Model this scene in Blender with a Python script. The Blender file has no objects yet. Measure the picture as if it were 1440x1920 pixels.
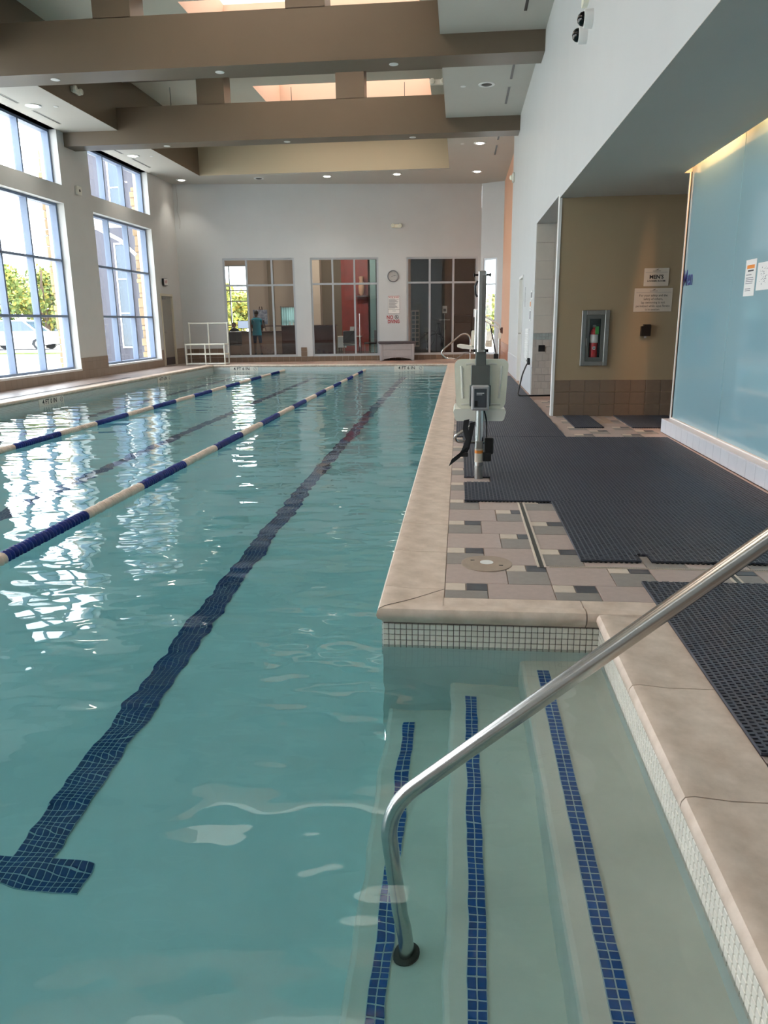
import bpy, bmesh, math, random
from mathutils import Vector, Matrix
random.seed(7)
sc = bpy.context.scene
COL = sc.collection
R = math.radians

# ------------------------------------------------------------------ camera, world, sun, exposure
cam = bpy.data.cameras.new('camera')
cam.sensor_fit = 'HORIZONTAL'; cam.sensor_width = 36.0; cam.lens = 36.0*1405.4/1440.0
cam.clip_start = 0.02; cam.clip_end = 500
cam_o = bpy.data.objects.new('camera', cam); COL.objects.link(cam_o)
_p, _y, _r = R(-14.2578), R(-5.7882), R(-0.6798)
_f = Vector((math.sin(_y)*math.cos(_p), math.cos(_y)*math.cos(_p), math.sin(_p)))
_rt = Vector((math.cos(_y), -math.sin(_y), 0)); _up = _rt.cross(_f)
_rt2 = _rt*math.cos(_r)+_up*math.sin(_r); _up2 = _up*math.cos(_r)-_rt*math.sin(_r)
cam_o.matrix_world = Matrix(((_rt2.x, _up2.x, -_f.x, 0), (_rt2.y, _up2.y, -_f.y, 0), (_rt2.z, _up2.z, -_f.z, 1.28), (0, 0, 0, 1)))
sc.camera = cam_o

world = bpy.data.worlds.new('sky'); sc.world = world; world.use_nodes = True
_bg = world.node_tree.nodes['Background']
_bg.inputs['Color'].default_value = (0.87, 0.935, 1.0, 1)
_bg.inputs['Strength'].default_value = 5.5

sun = bpy.data.lights.new('sun', 'SUN'); sun.energy = 9.0; sun.angle = R(0.6); sun.color = (1, .95, .86)
sun_o = bpy.data.objects.new('sun', sun); COL.objects.link(sun_o)
sun_o.location = (6, 10, 30)
sun_o.rotation_euler = (R(-8), R(36), 0)       # comes down from the building's far side, over its roof

sc.view_settings.view_transform = 'Standard'; sc.view_settings.look = 'None'
sc.view_settings.gamma = 1.0; sc.view_settings.use_curve_mapping = False
sc.view_settings.exposure = 0.72
sc.cycles.max_bounces = 10; sc.cycles.diffuse_bounces = 4; sc.cycles.glossy_bounces = 4
sc.cycles.transmission_bounces = 8; sc.cycles.transparent_max_bounces = 12
sc.cycles.sample_clamp_indirect = 6.0
sc.cycles.use_denoising = True
sc.cycles.use_adaptive_sampling = True; sc.cycles.adaptive_threshold = 0.04; sc.cycles.use_light_tree = False

# ------------------------------------------------------------------ helpers
def lin(c):
    o = []
    for v in c[:3]:
        v = v/255.0
        o.append(v/12.92 if v <= .04045 else ((v+.055)/1.055)**2.4)
    return o

class MB:
    """collects shapes into one mesh"""
    def __init__(s): s.v = []; s.f = []; s.mi = []; s.m = 0
    def _add(s, vs, fs):
        b = len(s.v); s.v += [tuple(p) for p in vs]
        for f in fs: s.f.append([b+i for i in f]); s.mi.append(s.m)
        return s
    def box(s, x0, x1, y0, y1, z0, z1):
        return s._add([(x0,y0,z0),(x1,y0,z0),(x1,y1,z0),(x0,y1,z0),(x0,y0,z1),(x1,y0,z1),(x1,y1,z1),(x0,y1,z1)],
                      [(0,3,2,1),(4,5,6,7),(0,1,5,4),(1,2,6,5),(2,3,7,6),(3,0,4,7)])
    def cbox(s, x0, x1, y0, y1, z0, z1, c=.004):
        X=(x0,x1); Y=(y0,y1); Z=(z0,z1); vs=[]; ix={}
        for i in (0,1):
            for j in (0,1):
                for k in (0,1):
                    sx=c if i==0 else -c; sy=c if j==0 else -c; sz=c if k==0 else -c
                    ix[i,j,k,0]=len(vs); vs.append((X[i],Y[j]+sy,Z[k]+sz))
                    ix[i,j,k,1]=len(vs); vs.append((X[i]+sx,Y[j],Z[k]+sz))
                    ix[i,j,k,2]=len(vs); vs.append((X[i]+sx,Y[j]+sy,Z[k]))
        fs=[]
        for a in (0,1):
            q=[(a,0,0),(a,1,0),(a,1,1),(a,0,1)]; fs.append([ix[t+(0,)] for t in (q if a else q[::-1])])
            q=[(0,a,0),(0,a,1),(1,a,1),(1,a,0)]; fs.append([ix[t+(1,)] for t in (q if a else q[::-1])])
            q=[(0,0,a),(1,0,a),(1,1,a),(0,1,a)]; fs.append([ix[t+(2,)] for t in (q if a else q[::-1])])
        for a in (0,1):
            for b in (0,1):
                fs.append([ix[0,a,b,1],ix[1,a,b,1],ix[1,a,b,2],ix[0,a,b,2]])
                fs.append([ix[a,0,b,0],ix[a,1,b,0],ix[a,1,b,2],ix[a,0,b,2]])
                fs.append([ix[a,b,0,0],ix[a,b,1,0],ix[a,b,1,1],ix[a,b,0,1]])
        for i in (0,1):
            for j in (0,1):
                for k in (0,1): fs.append([ix[i,j,k,0],ix[i,j,k,1],ix[i,j,k,2]])
        return s._add(vs, fs)
    def quad(s, *p): return s._add(p, [tuple(range(len(p)))])
    def tube(s, path, r, n=10, caps=True, rs=None):
        P=[Vector(p) for p in path]; vs=[]; fs=[]; nrm=None
        for i,p in enumerate(P):
            t=((P[i+1] if i+1<len(P) else p)-(P[i-1] if i else p)).normalized()
            if nrm is None:
                nrm=t.orthogonal().normalized()
            else:
                nrm=(nrm-t*nrm.dot(t))
                nrm = nrm.normalized() if nrm.length>1e-6 else t.orthogonal().normalized()
            bn=t.cross(nrm); rr=rs[i] if rs else r
            for k in range(n):
                a=2*math.pi*k/n; vs.append(p+nrm*(rr*math.cos(a))+bn*(rr*math.sin(a)))
        for i in range(len(P)-1):
            for k in range(n):
                k2=(k+1)%n; fs.append((i*n+k,i*n+k2,(i+1)*n+k2,(i+1)*n+k))
        if caps: fs += [tuple(range(n))[::-1], tuple((len(P)-1)*n+k for k in range(n))]
        return s._add(vs, fs)
    def cyl(s, p0, p1, r, r1=None, n=14): return s.tube([p0,p1], r, n, rs=[r, r if r1 is None else r1])
    def lathe(s, prof, n=20, c=(0,0,0), axis='Z'):
        vs=[]; fs=[]
        for r,h in prof:
            for k in range(n):
                a=2*math.pi*k/n; x,y=r*math.cos(a),r*math.sin(a)
                q={'Z':(x,y,h),'Y':(x,h,y),'X':(h,x,y)}[axis]
                vs.append((c[0]+q[0],c[1]+q[1],c[2]+q[2]))
        for i in range(len(prof)-1):
            for k in range(n):
                k2=(k+1)%n; fs.append((i*n+k,i*n+k2,(i+1)*n+k2,(i+1)*n+k))
        if prof[0][0]>1e-6: fs.append(tuple(range(n)))
        if prof[-1][0]>1e-6: fs.append(tuple((len(prof)-1)*n+k for k in range(n)))
        return s._add(vs, fs)
    def prism(s, poly, a0, a1, axis='Y'):
        n=len(poly); vs=[]
        for a in (a0,a1):
            for u,w in poly: vs.append({'Y':(u,a,w),'X':(a,u,w),'Z':(u,w,a)}[axis])
        fs=[tuple(range(n)), tuple(range(2*n-1,n-1,-1))]+[(i,i+n,(i+1)%n+n,(i+1)%n) for i in range(n)]
        return s._add(vs, fs)
    def ball(s, c, rx, ry=None, rz=None, n=12, m=8):
        ry=rx if ry is None else ry; rz=rx if rz is None else rz; vs=[]; fs=[]
        for i in range(m+1):
            t=math.pi*i/m
            for k in range(n):
                a=2*math.pi*k/n; vs.append((c[0]+rx*math.sin(t)*math.cos(a),c[1]+ry*math.sin(t)*math.sin(a),c[2]+rz*math.cos(t)))
        for i in range(m):
            for k in range(n):
                k2=(k+1)%n; fs.append((i*n+k,(i+1)*n+k,(i+1)*n+k2,i*n+k2))
        return s._add(vs, fs)
    def mesh(s, name, mats, smooth=False):
        me=bpy.data.meshes.new(name); me.from_pydata(s.v, [], s.f)
        mats = mats if isinstance(mats,(list,tuple)) else [mats]
        for m in mats: me.materials.append(m)
        if len(mats)>1: me.polygons.foreach_set('material_index', s.mi)
        bm=bmesh.new(); bm.from_mesh(me); bmesh.ops.remove_doubles(bm, verts=bm.verts, dist=1e-6)
        bmesh.ops.recalc_face_normals(bm, faces=bm.faces); bm.to_mesh(me); bm.free()
        if smooth:
            me.polygons.foreach_set('use_smooth',[True]*len(me.polygons))
            try: me.set_sharp_from_angle(angle=R(38))
            except Exception: pass
        me.update(); return me
    def build(s, name, mats, parent=None, smooth=False, loc=None, rotz=0):
        return put(name, s.mesh(name, mats, smooth), parent, loc, rotz)

def put(name, me, parent=None, loc=None, rotz=0, rot=None, scale=None):
    o=bpy.data.objects.new(name, me); COL.objects.link(o)
    if parent: o.parent=parent
    if loc: o.location=loc
    if rotz: o.rotation_euler=(0,0,rotz)
    if rot: o.rotation_euler=rot
    if scale: o.scale=scale
    return o
def tag(o, label=None, cat=None, group=None, kind=None):
    if label: o['label']=label
    if cat: o['category']=cat
    if group: o['group']=group
    if kind: o['kind']=kind
    return o
def thing(name, label, cat, loc=(0,0,0), rotz=0, group=None, kind=None):
    o=put(name, None, None, loc, rotz); o.empty_display_size=.1
    return tag(o, label, cat, group, kind)
def struct(o, label): o['kind']='structure'; o['label']=label; return o
def rrect(w, h, r, n=5, cx=0, cy=0):
    pts=[]
    for sx,sy,a0 in ((1,1,0),(-1,1,90),(-1,-1,180),(1,-1,270)):
        for i in range(n+1):
            a=R(a0+90*i/n); pts.append((cx+sx*(w/2-r)+r*math.cos(a), cy+sy*(h/2-r)+r*math.sin(a)))
    return pts
def bend(pts, rad, n=6):
    """polyline with rounded corners"""
    P=[Vector(p) for p in pts]; out=[P[0]]
    for i in range(1,len(P)-1):
        a=(P[i-1]-P[i]); b=(P[i+1]-P[i]); la,lb=a.length,b.length; a.normalize(); b.normalize()
        d=min(rad, la*.49, lb*.49); p0=P[i]+a*d; p1=P[i]+b*d
        for k in range(n+1):
            t=k/n; out.append(p0*(1-t)**2+P[i]*2*t*(1-t)+p1*t*t)
    out.append(P[-1]); return out
def text(name, body, size, m, parent, loc, rot, align='CENTER', ext=.0006, sx=1.0, bold=0.0):
    cu=bpy.data.curves.new(name,'FONT'); cu.body=body; cu.size=size; cu.align_x=align; cu.align_y='CENTER'
    cu.extrude=ext; cu.resolution_u=2; cu.offset=bold
    o=bpy.data.objects.new(name+'_tmp',cu); COL.objects.link(o)
    dg=bpy.context.evaluated_depsgraph_get(); me=bpy.data.meshes.new_from_object(o.evaluated_get(dg))
    bpy.data.objects.remove(o); me.materials.clear(); me.materials.append(m)
    return put(name, me, parent, loc, rot=rot, scale=(sx,1,1))

# ------------------------------------------------------------------ materials
def mat(name, col, rough=.5, metal=0.0, var=0.0, vs=4.0, bump=0.0, bs=60.0, spec=.5, coat=0.0, rnd=0.0, stretch=None, emit=None, es=0.0, second=None, trans=0.0):
    m=bpy.data.materials.new(name); m.use_nodes=True; nt=m.node_tree; N=nt.nodes; L=nt.links
    b=N['Principled BSDF']; c=lin(col); b.inputs['Base Color'].default_value=(*c,1)
    b.inputs['Roughness'].default_value=rough; b.inputs['Metallic'].default_value=metal
    b.inputs['Specular IOR Level'].default_value=spec; b.inputs['Coat Weight'].default_value=coat
    b.inputs['Coat Roughness'].default_value=.03
    if trans: b.inputs['Transmission Weight'].default_value=trans
    if emit: b.inputs['Emission Color'].default_value=(*lin(emit),1); b.inputs['Emission Strength'].default_value=es
    if var or bump or rnd:
        tc=N.new('ShaderNodeTexCoord'); mp=N.new('ShaderNodeMapping'); L.new(tc.outputs['Object'],mp.inputs['Vector'])
        if stretch: mp.inputs['Scale'].default_value=stretch
    out=None
    if var:
        nz=N.new('ShaderNodeTexNoise'); nz.inputs['Scale'].default_value=vs; nz.inputs['Detail'].default_value=5; nz.inputs['Roughness'].default_value=.62
        L.new(mp.outputs['Vector'],nz.inputs['Vector'])
        rp=N.new('ShaderNodeValToRGB'); rp.color_ramp.elements[0].position=.3; rp.color_ramp.elements[1].position=.7
        c2=lin(second) if second else [min(1,x*(1+var)) for x in c]
        rp.color_ramp.elements[0].color=(*[x*(1-var) for x in c],1); rp.color_ramp.elements[1].color=(*c2,1)
        L.new(nz.outputs['Fac'],rp.inputs['Fac']); out=rp.outputs['Color']
    if rnd:
        oi=N.new('ShaderNodeObjectInfo'); mr=N.new('ShaderNodeMapRange'); mr.inputs['To Min'].default_value=1-rnd; mr.inputs['To Max'].default_value=1+rnd
        L.new(oi.outputs['Random'],mr.inputs['Value'])
        hs=N.new('ShaderNodeHueSaturation'); L.new(mr.outputs['Result'],hs.inputs['Value'])
        if out: L.new(out,hs.inputs['Color'])
        else: hs.inputs['Color'].default_value=(*c,1)
        out=hs.outputs['Color']
    if out: L.new(out,b.inputs['Base Color'])
    if bump:
        nb=N.new('ShaderNodeTexNoise'); nb.inputs['Scale'].default_value=bs; nb.inputs['Detail'].default_value=3
        L.new(mp.outputs['Vector'],nb.inputs['Vector'])
        bp=N.new('ShaderNodeBump'); bp.inputs['Strength'].default_value=bump; bp.inputs['Distance'].default_value=.004
        L.new(nb.outputs['Fac'],bp.inputs['Height']); L.new(bp.outputs['Normal'],b.inputs['Normal'])
    return m
def brickmat(name, c1, c2, cm, w, h, rough=.5, mortar=.004, plane='XY', off=.5):
    m=bpy.data.materials.new(name); m.use_nodes=True; nt=m.node_tree; N=nt.nodes; L=nt.links; b=N['Principled BSDF']
    tc=N.new('ShaderNodeTexCoord'); sp=N.new('ShaderNodeSeparateXYZ'); cb=N.new('ShaderNodeCombineXYZ')
    L.new(tc.outputs['Object'],sp.inputs[0]); L.new(sp.outputs[plane[0]],cb.inputs['X']); L.new(sp.outputs[plane[1]],cb.inputs['Y'])
    br=N.new('ShaderNodeTexBrick'); br.inputs['Scale'].default_value=1; br.inputs['Brick Width'].default_value=w; br.inputs['Row Height'].default_value=h
    br.inputs['Mortar Size'].default_value=mortar; br.offset=off; br.inputs['Mortar Smooth'].default_value=.1
    br.inputs['Color1'].default_value=(*lin(c1),1); br.inputs['Color2'].default_value=(*lin(c2),1); br.inputs['Mortar'].default_value=(*lin(cm),1)
    L.new(cb.outputs[0],br.inputs['Vector']); L.new(br.outputs['Color'],b.inputs['Base Color']); b.inputs['Roughness'].default_value=rough
    return m
def glassmat(name, tint=(1,1,1), f0=.04, rough=0.0):
    """thin clear sheet: see-through, with the same mirror reflection from both sides"""
    m=bpy.data.materials.new(name); m.use_nodes=True; nt=m.node_tree; N=nt.nodes; L=nt.links; N.remove(N['Principled BSDF'])
    lw=N.new('ShaderNodeLayerWeight'); lw.inputs['Blend'].default_value=.5
    pw=N.new('ShaderNodeMath'); pw.operation='POWER'; pw.inputs[1].default_value=5; L.new(lw.outputs['Facing'],pw.inputs[0])
    ma=N.new('ShaderNodeMath'); ma.operation='MULTIPLY_ADD'; ma.inputs[1].default_value=1-f0; ma.inputs[2].default_value=f0; L.new(pw.outputs[0],ma.inputs[0])
    tr=N.new('ShaderNodeBsdfTransparent'); tr.inputs['Color'].default_value=(*tint,1)
    gl=N.new('ShaderNodeBsdfGlossy'); gl.inputs['Roughness'].default_value=rough
    mx=N.new('ShaderNodeMixShader'); L.new(ma.outputs[0],mx.inputs[0]); L.new(tr.outputs[0],mx.inputs[1]); L.new(gl.outputs[0],mx.inputs[2])
    L.new(mx.outputs[0],N['Material Output'].inputs['Surface']); return m
def emitmat(name, col, s):
    m=bpy.data.materials.new(name); m.use_nodes=True; nt=m.node_tree; N=nt.nodes; N.remove(N['Principled BSDF'])
    e=N.new('ShaderNodeEmission'); e.inputs[0].default_value=(*lin(col),1); e.inputs[1].default_value=s
    nt.links.new(e.outputs[0],N['Material Output'].inputs['Surface']); return m
def watermat():
    m=bpy.data.materials.new('pool_water'); m.use_nodes=True; nt=m.node_tree; N=nt.nodes; L=nt.links; N.remove(N['Principled BSDF'])
    tc=N.new('ShaderNodeTexCoord')
    def noise(scale, det, st, rotz=0):
        mp=N.new('ShaderNodeMapping'); mp.inputs['Scale'].default_value=st; mp.inputs['Rotation'].default_value=(0,0,rotz)
        L.new(tc.outputs['Object'],mp.inputs[0])
        n=N.new('ShaderNodeTexNoise'); n.inputs['Scale'].default_value=scale; n.inputs['Detail'].default_value=det; n.inputs['Roughness'].default_value=.4
        L.new(mp.outputs[0],n.inputs['Vector']); return n.outputs['Fac']
    n1=noise(1.5,1,(.7,1.25,1),.35); n2=noise(3.7,1.5,(.7,1.2,1),-.5)
    m1=N.new('ShaderNodeMath'); m1.operation='MULTIPLY'; m1.inputs[1].default_value=.026; L.new(n1,m1.inputs[0])
    m2=N.new('ShaderNodeMath'); m2.operation='MULTIPLY_ADD'; m2.inputs[1].default_value=.0155; L.new(n2,m2.inputs[0]); L.new(m1.outputs[0],m2.inputs[2])
    bp=N.new('ShaderNodeBump'); bp.inputs['Strength'].default_value=1.0; bp.inputs['Distance'].default_value=1.0; L.new(m2.outputs[0],bp.inputs['Height'])
    g=N.new('ShaderNodeBsdfGlass'); g.inputs['IOR'].default_value=1.333; g.inputs['Roughness'].default_value=0.0
    L.new(bp.outputs[0],g.inputs['Normal'])
    L.new(g.outputs[0],N['Material Output'].inputs['Surface'])
    va=N.new('ShaderNodeVolumeAbsorption'); va.inputs['Color'].default_value=(.16,.72,.79,1); va.inputs['Density'].default_value=.56
    L.new(va.outputs[0],N['Material Output'].inputs['Volume']); return m

M = {}
M['wall_white']=mat('wall_white',(200,202,202),.45,var=.02,vs=1.5,bump=.03,bs=140)
M['wall_side']=mat('wall_side',(204,204,202),.5,var=.03,vs=1.2,bump=.03,bs=140)
M['beige']=mat('beige_paint',(160,141,112),.55,var=.03,vs=1.2,bump=.04,bs=120)
M['peach']=mat('peach_paint',(224,172,140),.55,var=.03,vs=1.5)
M['well']=mat('skylight_well_paint',(212,178,158),.6)
M['taupe']=mat('taupe_paint',(104,91,76),.4,var=.03,vs=1.0)
M['ceil']=mat('ceiling_paint',(190,186,178),.6,var=.02,vs=1)
M['ceil_hi']=mat('upper_ceiling_paint',(198,194,180),.6,var=.02,vs=1)
M['taupe_tile']=mat('taupe_tile',(120,101,84),.35,var=.07,vs=14,rnd=.06)
M['taupe_band']=brickmat('taupe_tile_band',(150,134,120),(142,126,112),(120,108,98),.2,.2,.4,plane='YZ',off=0)
M['grout']=mat('grout',(150,130,118),.8,var=.1,vs=30)
M['tile_big']=mat('tile_rose_grey',(182,163,155),.45,var=.07,vs=22,rnd=.05,bump=.05,bs=90)
M['tile_mid']=mat('tile_grey',(146,138,132),.45,var=.08,vs=22,rnd=.05,bump=.05,bs=90)
M['tile_white']=mat('tile_cream',(214,198,182),.4,var=.05,vs=22,rnd=.05)
M['tile_dark']=mat('tile_charcoal',(78,78,84),.35,var=.12,vs=26,rnd=.08)
M['tile_brown']=mat('tile_brown',(176,150,130),.5,var=.08,vs=18,rnd=.04)
M['deck_far']=brickmat('far_deck_tile',(176,140,122),(150,126,114),(122,104,94),.31,.2,.5)
M['deck_left']=brickmat('left_deck_tile',(160,142,132),(140,126,120),(112,104,98),.31,.2,.4)
M['coping']=mat('coping_stone',(214,190,170),.5,var=.16,vs=7,bump=.12,bs=45,rnd=.05,second=(232,212,196))
M['plaster']=mat('pool_plaster',(226,232,226),.6,var=.05,vs=2.2)
M['step_plaster']=mat('step_plaster',(226,222,208),.6,var=.05,vs=5,bump=.05,bs=60)
M['mosaic_white']=mat('mosaic_white',(224,218,206),.3,var=.04,vs=20,rnd=.05)
M['mosaic_grout']=mat('mosaic_grout',(120,108,98),.8,var=.2,vs=12)
M['mosaic_blue']=mat('mosaic_blue',(20,78,148),.25,var=.1,vs=20,rnd=.15)
M['lane_blue']=mat('mosaic_navy',(15,56,112),.3,var=.1,vs=20,rnd=.15)
M['blue_grout']=mat('mosaic_light_grout',(176,194,202),.7)
M['mat']=mat('mat_vinyl',(68,72,83),.5,var=.1,vs=30,rnd=.05)
M['mat2']=mat('black_vinyl_slot_shade',(14,15,18),.8)  # black edge loops, and the sheet that paints shade into the slots
M['steel']=mat('stainless',(196,194,190),.24,metal=1,var=.05,vs=30,stretch=(1,1,8))
M['steel_dull']=mat('stainless_dull',(150,148,144),.4,metal=1,var=.06,vs=20)
M['dark_metal']=mat('grey_painted_metal',(92,94,90),.4,var=.04,vs=20)
M['alu_out']=mat('sky_glare_aluminium',(118,134,160),.4,var=.02,vs=8)  # blue sky glare on the mullion sides is put into the metal colour
M['alu']=mat('window_aluminium',(186,190,194),.4,metal=.35,var=.02,vs=8)
M['alu_dark']=mat('window_gasket',(60,62,66),.6)
M['pvc']=mat('white_plastic',(230,228,216),.35,var=.03,vs=6)
M['pvc_old']=mat('cream_plastic',(244,241,222),.4,var=.05,vs=7)
M['white']=mat('white_paint',(232,232,230),.4)
M['black']=mat('black_plastic',(14,14,16),.4)
M['strap']=mat('black_webbing',(16,16,20),.75,bump=.2,bs=300)
M['grey_plastic']=mat('grey_resin',(168,164,164),.5,var=.04,vs=9)
M['lid_dark']=mat('dark_resin',(74,68,72),.5,var=.05,vs=9)
M['screen']=mat('grey_display',(66,70,76),.3)
M['paper']=mat('paper',(232,230,226),.7)
M['paper_dim']=mat('sign_plastic',(206,194,178),.4)
M['ink']=mat('black_ink',(20,20,24),.6)
M['ink_grey']=mat('grey_ink',(110,112,118),.6)
M['ink_red']=mat('red_ink',(168,24,36),.5)
M['ink_blue']=mat('blue_vinyl',(14,26,112),.35)
M['ink_orange']=mat('orange_ink',(232,140,50),.5)
M['red']=mat('extinguisher_red',(176,24,30),.25,coat=.5)
M['green']=mat('green_tag',(60,150,70),.5)
M['frost']=mat('back_painted_glass',(140,180,192),.12,spec=.5,coat=.9)
M['curb_tile']=mat('curb_tile',(206,208,214),.3,var=.03,vs=10,rnd=.03)
M['wet_tile']=mat('shower_tile',(188,182,174),.3,var=.05,vs=12,rnd=.06)
M['wet_tile_hi']=mat('shower_wall_tile',(206,202,192),.3,var=.03,vs=6,rnd=.02)
M['wet_tile_blue']=mat('shower_border_tile',(168,180,178),.3,rnd=.12)
M['door']=mat('door_paint',(206,198,178),.4,var=.02,vs=3)
M['door_grey']=mat('door_grey_paint',(150,146,138),.45,var=.03,vs=3)
M['glass']=glassmat('window_glass',(.97,.985,.98),.05)
M['glass_int']=glassmat('interior_glass',(.84,.89,.88),.09)
M['glass_clear']=glassmat('cover_glass',(.96,.97,.97),.04)
M['bulb']=emitmat('lamp_white',(255,244,226),14)
M['bulb_off']=mat('lamp_reflector_dark',(50,48,46),.4)
M['bulb_dim']=emitmat('lamp_small',(255,250,240),2.2)
M['warm']=emitmat('lamp_warm',(255,196,116),1.6)
M['rope_blue']=mat('float_blue',(14,38,118),.3,rnd=.1)
M['rope_white']=mat('float_white',(226,206,190),.4,rnd=.06)
M['water']=watermat()
# ================================================================== STRUCTURE
WZ = -0.18                        # water level
PXL, PXR, PYF, PYN = -7.75, -0.34, 23.42, 0.5
BXR, BYF = 0.65, 3.23             # bay with the steps

def zfloor(y): return -1.14-0.41*max(0,(y-3.2))/20.2
# --- pool basin
b=MB()
ys=[PYN,3.2,8,13,18,PYF]
for a,c in zip(ys[:-1],ys[1:]):
    b.quad((PXL,a,zfloor(a)),(PXR+.4 if c<=3.2 else PXR,a,zfloor(a)),(PXR+.4 if c<=3.2 else PXR,c,zfloor(c)),(PXL,c,zfloor(c)))
b.box(PXL-.3,PXL,PYN-.3,PYF+.3,-1.8,-.066)
b.box(PXL,PXR+.2,PYF,PYF+.3,-1.8,-.066)
b.box(PXR,PXR+.2,BYF,PYF,-1.8,-.066)
b.box(PXL,BXR+.2,PYN-.3,PYN,-1.8,-.066)
pool=b.build('pool_basin',M['plaster'])
struct(pool,'white plastered lap pool basin under the water')
b=MB(); b.box(PXR+.2,BXR+.2,BYF,BYF+.1,-1.8,-.066); b.box(PXR,PXR+.2,BYF-.0005,BYF+.1,-1.8,-.066)
wb=b.build('bay_end_wall',M['plaster']); struct(wb,'pool wall closing the step bay below the coping')
b=MB(); b.box(BXR,BXR+.2,PYN,BYF,-1.8,-.066)
wr=b.build('bay_side_wall',M['plaster']); struct(wr,'pool wall beside the top step below the coping')

# mosaic pieces
TP=.0272
def mos(n,mm,ax,s=.0242,t=.006):
    q=MB()
    if ax=='Y': q.cbox(-s/2,s/2,-t,t,-s/2,s/2,.0016)
    elif ax=='X': q.cbox(-t,t,-s/2,s/2,-s/2,s/2,.0016)
    else: q.cbox(-s/2,s/2,-s/2,s/2,-t,t,.0016)
    return q.mesh(n,mm)
m_wy=mos('tile',M['mosaic_white'],'Y'); m_wx=mos('tile',M['mosaic_white'],'X')
m_bz=mos('tile',M['mosaic_blue'],'Z'); m_lz=mos('tile',M['lane_blue'],'Z')
g=MB(); g.box(PXR+.004,BXR,BYF-.003,BYF+.01,-.215,-.067); g.build('mosaic_grout',M['mosaic_grout'],wb)
for i in range(int((BXR-PXR)/TP)):
    for k in range(5):
        put('tile',m_wy,wb,(PXR+.016+i*TP,BYF-.004,-.078-TP*k-TP/2+.004))
g=MB(); g.box(BXR-.003,BXR+.01,PYN,BYF,-.215,-.067); g.build('mosaic_grout',M['mosaic_grout'],wr)
ncol=int((BYF-PYN)/TP); rest=MB()
for i in range(ncol):
    y=BYF-.02-i*TP
    for k in range(5):
        z=-.078-TP*k-TP/2+.004
        if y>1.62: put('tile',m_wx,wr,(BXR-.004,y,z))
        else: rest.cbox(BXR-.010,BXR+.002,y-.0121,y+.0121,z-.0121,z+.0121,.0016)
tag(rest.build('tile',M['mosaic_white'],wr),kind='stuff')
# pale waterline band on the other walls (its tiles are too far away to tell apart)
M['band']=brickmat('waterline_band',(206,212,208),(198,206,204),(160,164,160),.027,.027,.3,.003,'YZ',0)
M['band2']=brickmat('waterline_band_far',(206,212,208),(198,206,204),(160,164,160),.027,.027,.3,.003,'XZ',0)
q=MB(); q.box(PXL-.002,PXL+.004,PYN,PYF,-.3,-.067); q.build('waterline_band',M['band'],pool)
q=MB(); q.box(PXR-.004,PXR+.002,BYF,PYF,-.3,-.067); q.build('waterline_band',M['band'],pool)
q=MB(); q.box(PXL,PXR,PYF-.004,PYF+.002,-.3,-.067); q.build('waterline_band',M['band2'],pool)
# depth markers on the wall
def depth_marker(txt,loc,rot,w=.9,h=.13,wide=.21):
    q=MB(); q.box(-w/2,w/2,-h/2,h/2,-.002,.003); p=q.build('depth_marker',M['mosaic_white'],pool); p.location=loc; p.rotation_euler=rot
    text('lettering',txt,.125,M['ink'],p,(-.07,0,.0035),(0,0,0),sx=1.05,bold=.002)
    q=MB(); q.tube([(.36+.045*math.cos(a*math.pi/8),.045*math.sin(a*math.pi/8),.004) for a in range(17)],.004,6)
    q.cyl((.33,-.03,.004),(.39,.03,.004),.004,n=6); q.build('no_diving_symbol',M['ink_grey'],p)
FW=(R(90),0,0); LW=(R(90),0,R(90))
depth_marker('4 FT 6 IN',(-6.75,PYF-.008,-.115),FW)
depth_marker('4 FT 6 IN',(-1.55,PYF-.008,-.115),FW)
depth_marker('4 FT 0 IN',(PXL+.008,13.7,-.115),LW)
depth_marker('4 FT 6 IN',(PXL+.008,19.35,-.115),LW)

# --- lane lines on the pool floor, made of small navy tiles
def lane_line(xc,y0,y1,near,label):
    root=thing('lane_line',label,None,(0,0,0),kind='structure')
    g=MB(); W=6*TP
    g.quad((xc-W/2,y0,zfloor(y0)+.0085),(xc+W/2,y0,zfloor(y0)+.0085),(xc+W/2,3.2,zfloor(3.2)+.0085),(xc-W/2,3.2,zfloor(3.2)+.0085))
    g.quad((xc-W/2,3.2,zfloor(3.2)+.0085),(xc+W/2,3.2,zfloor(3.2)+.0085),(xc+W/2,y1,zfloor(y1)+.0085),(xc-W/2,y1,zfloor(y1)+.0085))
    g.box(xc-9*TP,xc+9*TP,y0-5*TP,y0,-1.2,zfloor(y0)+.0085)
    g.build('grout',M['blue_grout'],root)
    rest=MB(); cnt=0
    cells=[(xc+(i-8.5)*TP, y0-(j+.5)*TP) for j in range(5) for i in range(18)]
    nrow=int((y1-y0)/TP); cells+=[(xc+(i-2.5)*TP,y0+(j+.5)*TP) for j in range(nrow) for i in range(6)]
    for (x,y) in cells:
        z=zfloor(y)+.004
        if near and cnt<300: put('tile',m_lz,root,(x,y,z)); cnt+=1
        else: rest.box(x-.0121,x+.0121,y-.0121,y+.0121,z-.004,z+.006)
    tag(rest.build('tile',M['lane_blue'],root),kind='stuff')
    return root
lane_line(-1.61,2.32,21.9,True,'navy tiled lane line with a cross bar, on the pool floor nearest the steps')
lane_line(-4.2,2.32,21.9,False,'navy tiled lane line on the pool floor between the two lane ropes')
lane_line(-6.65,2.32,21.9,False,'navy tiled lane line on the pool floor nearest the tall windows')

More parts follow.
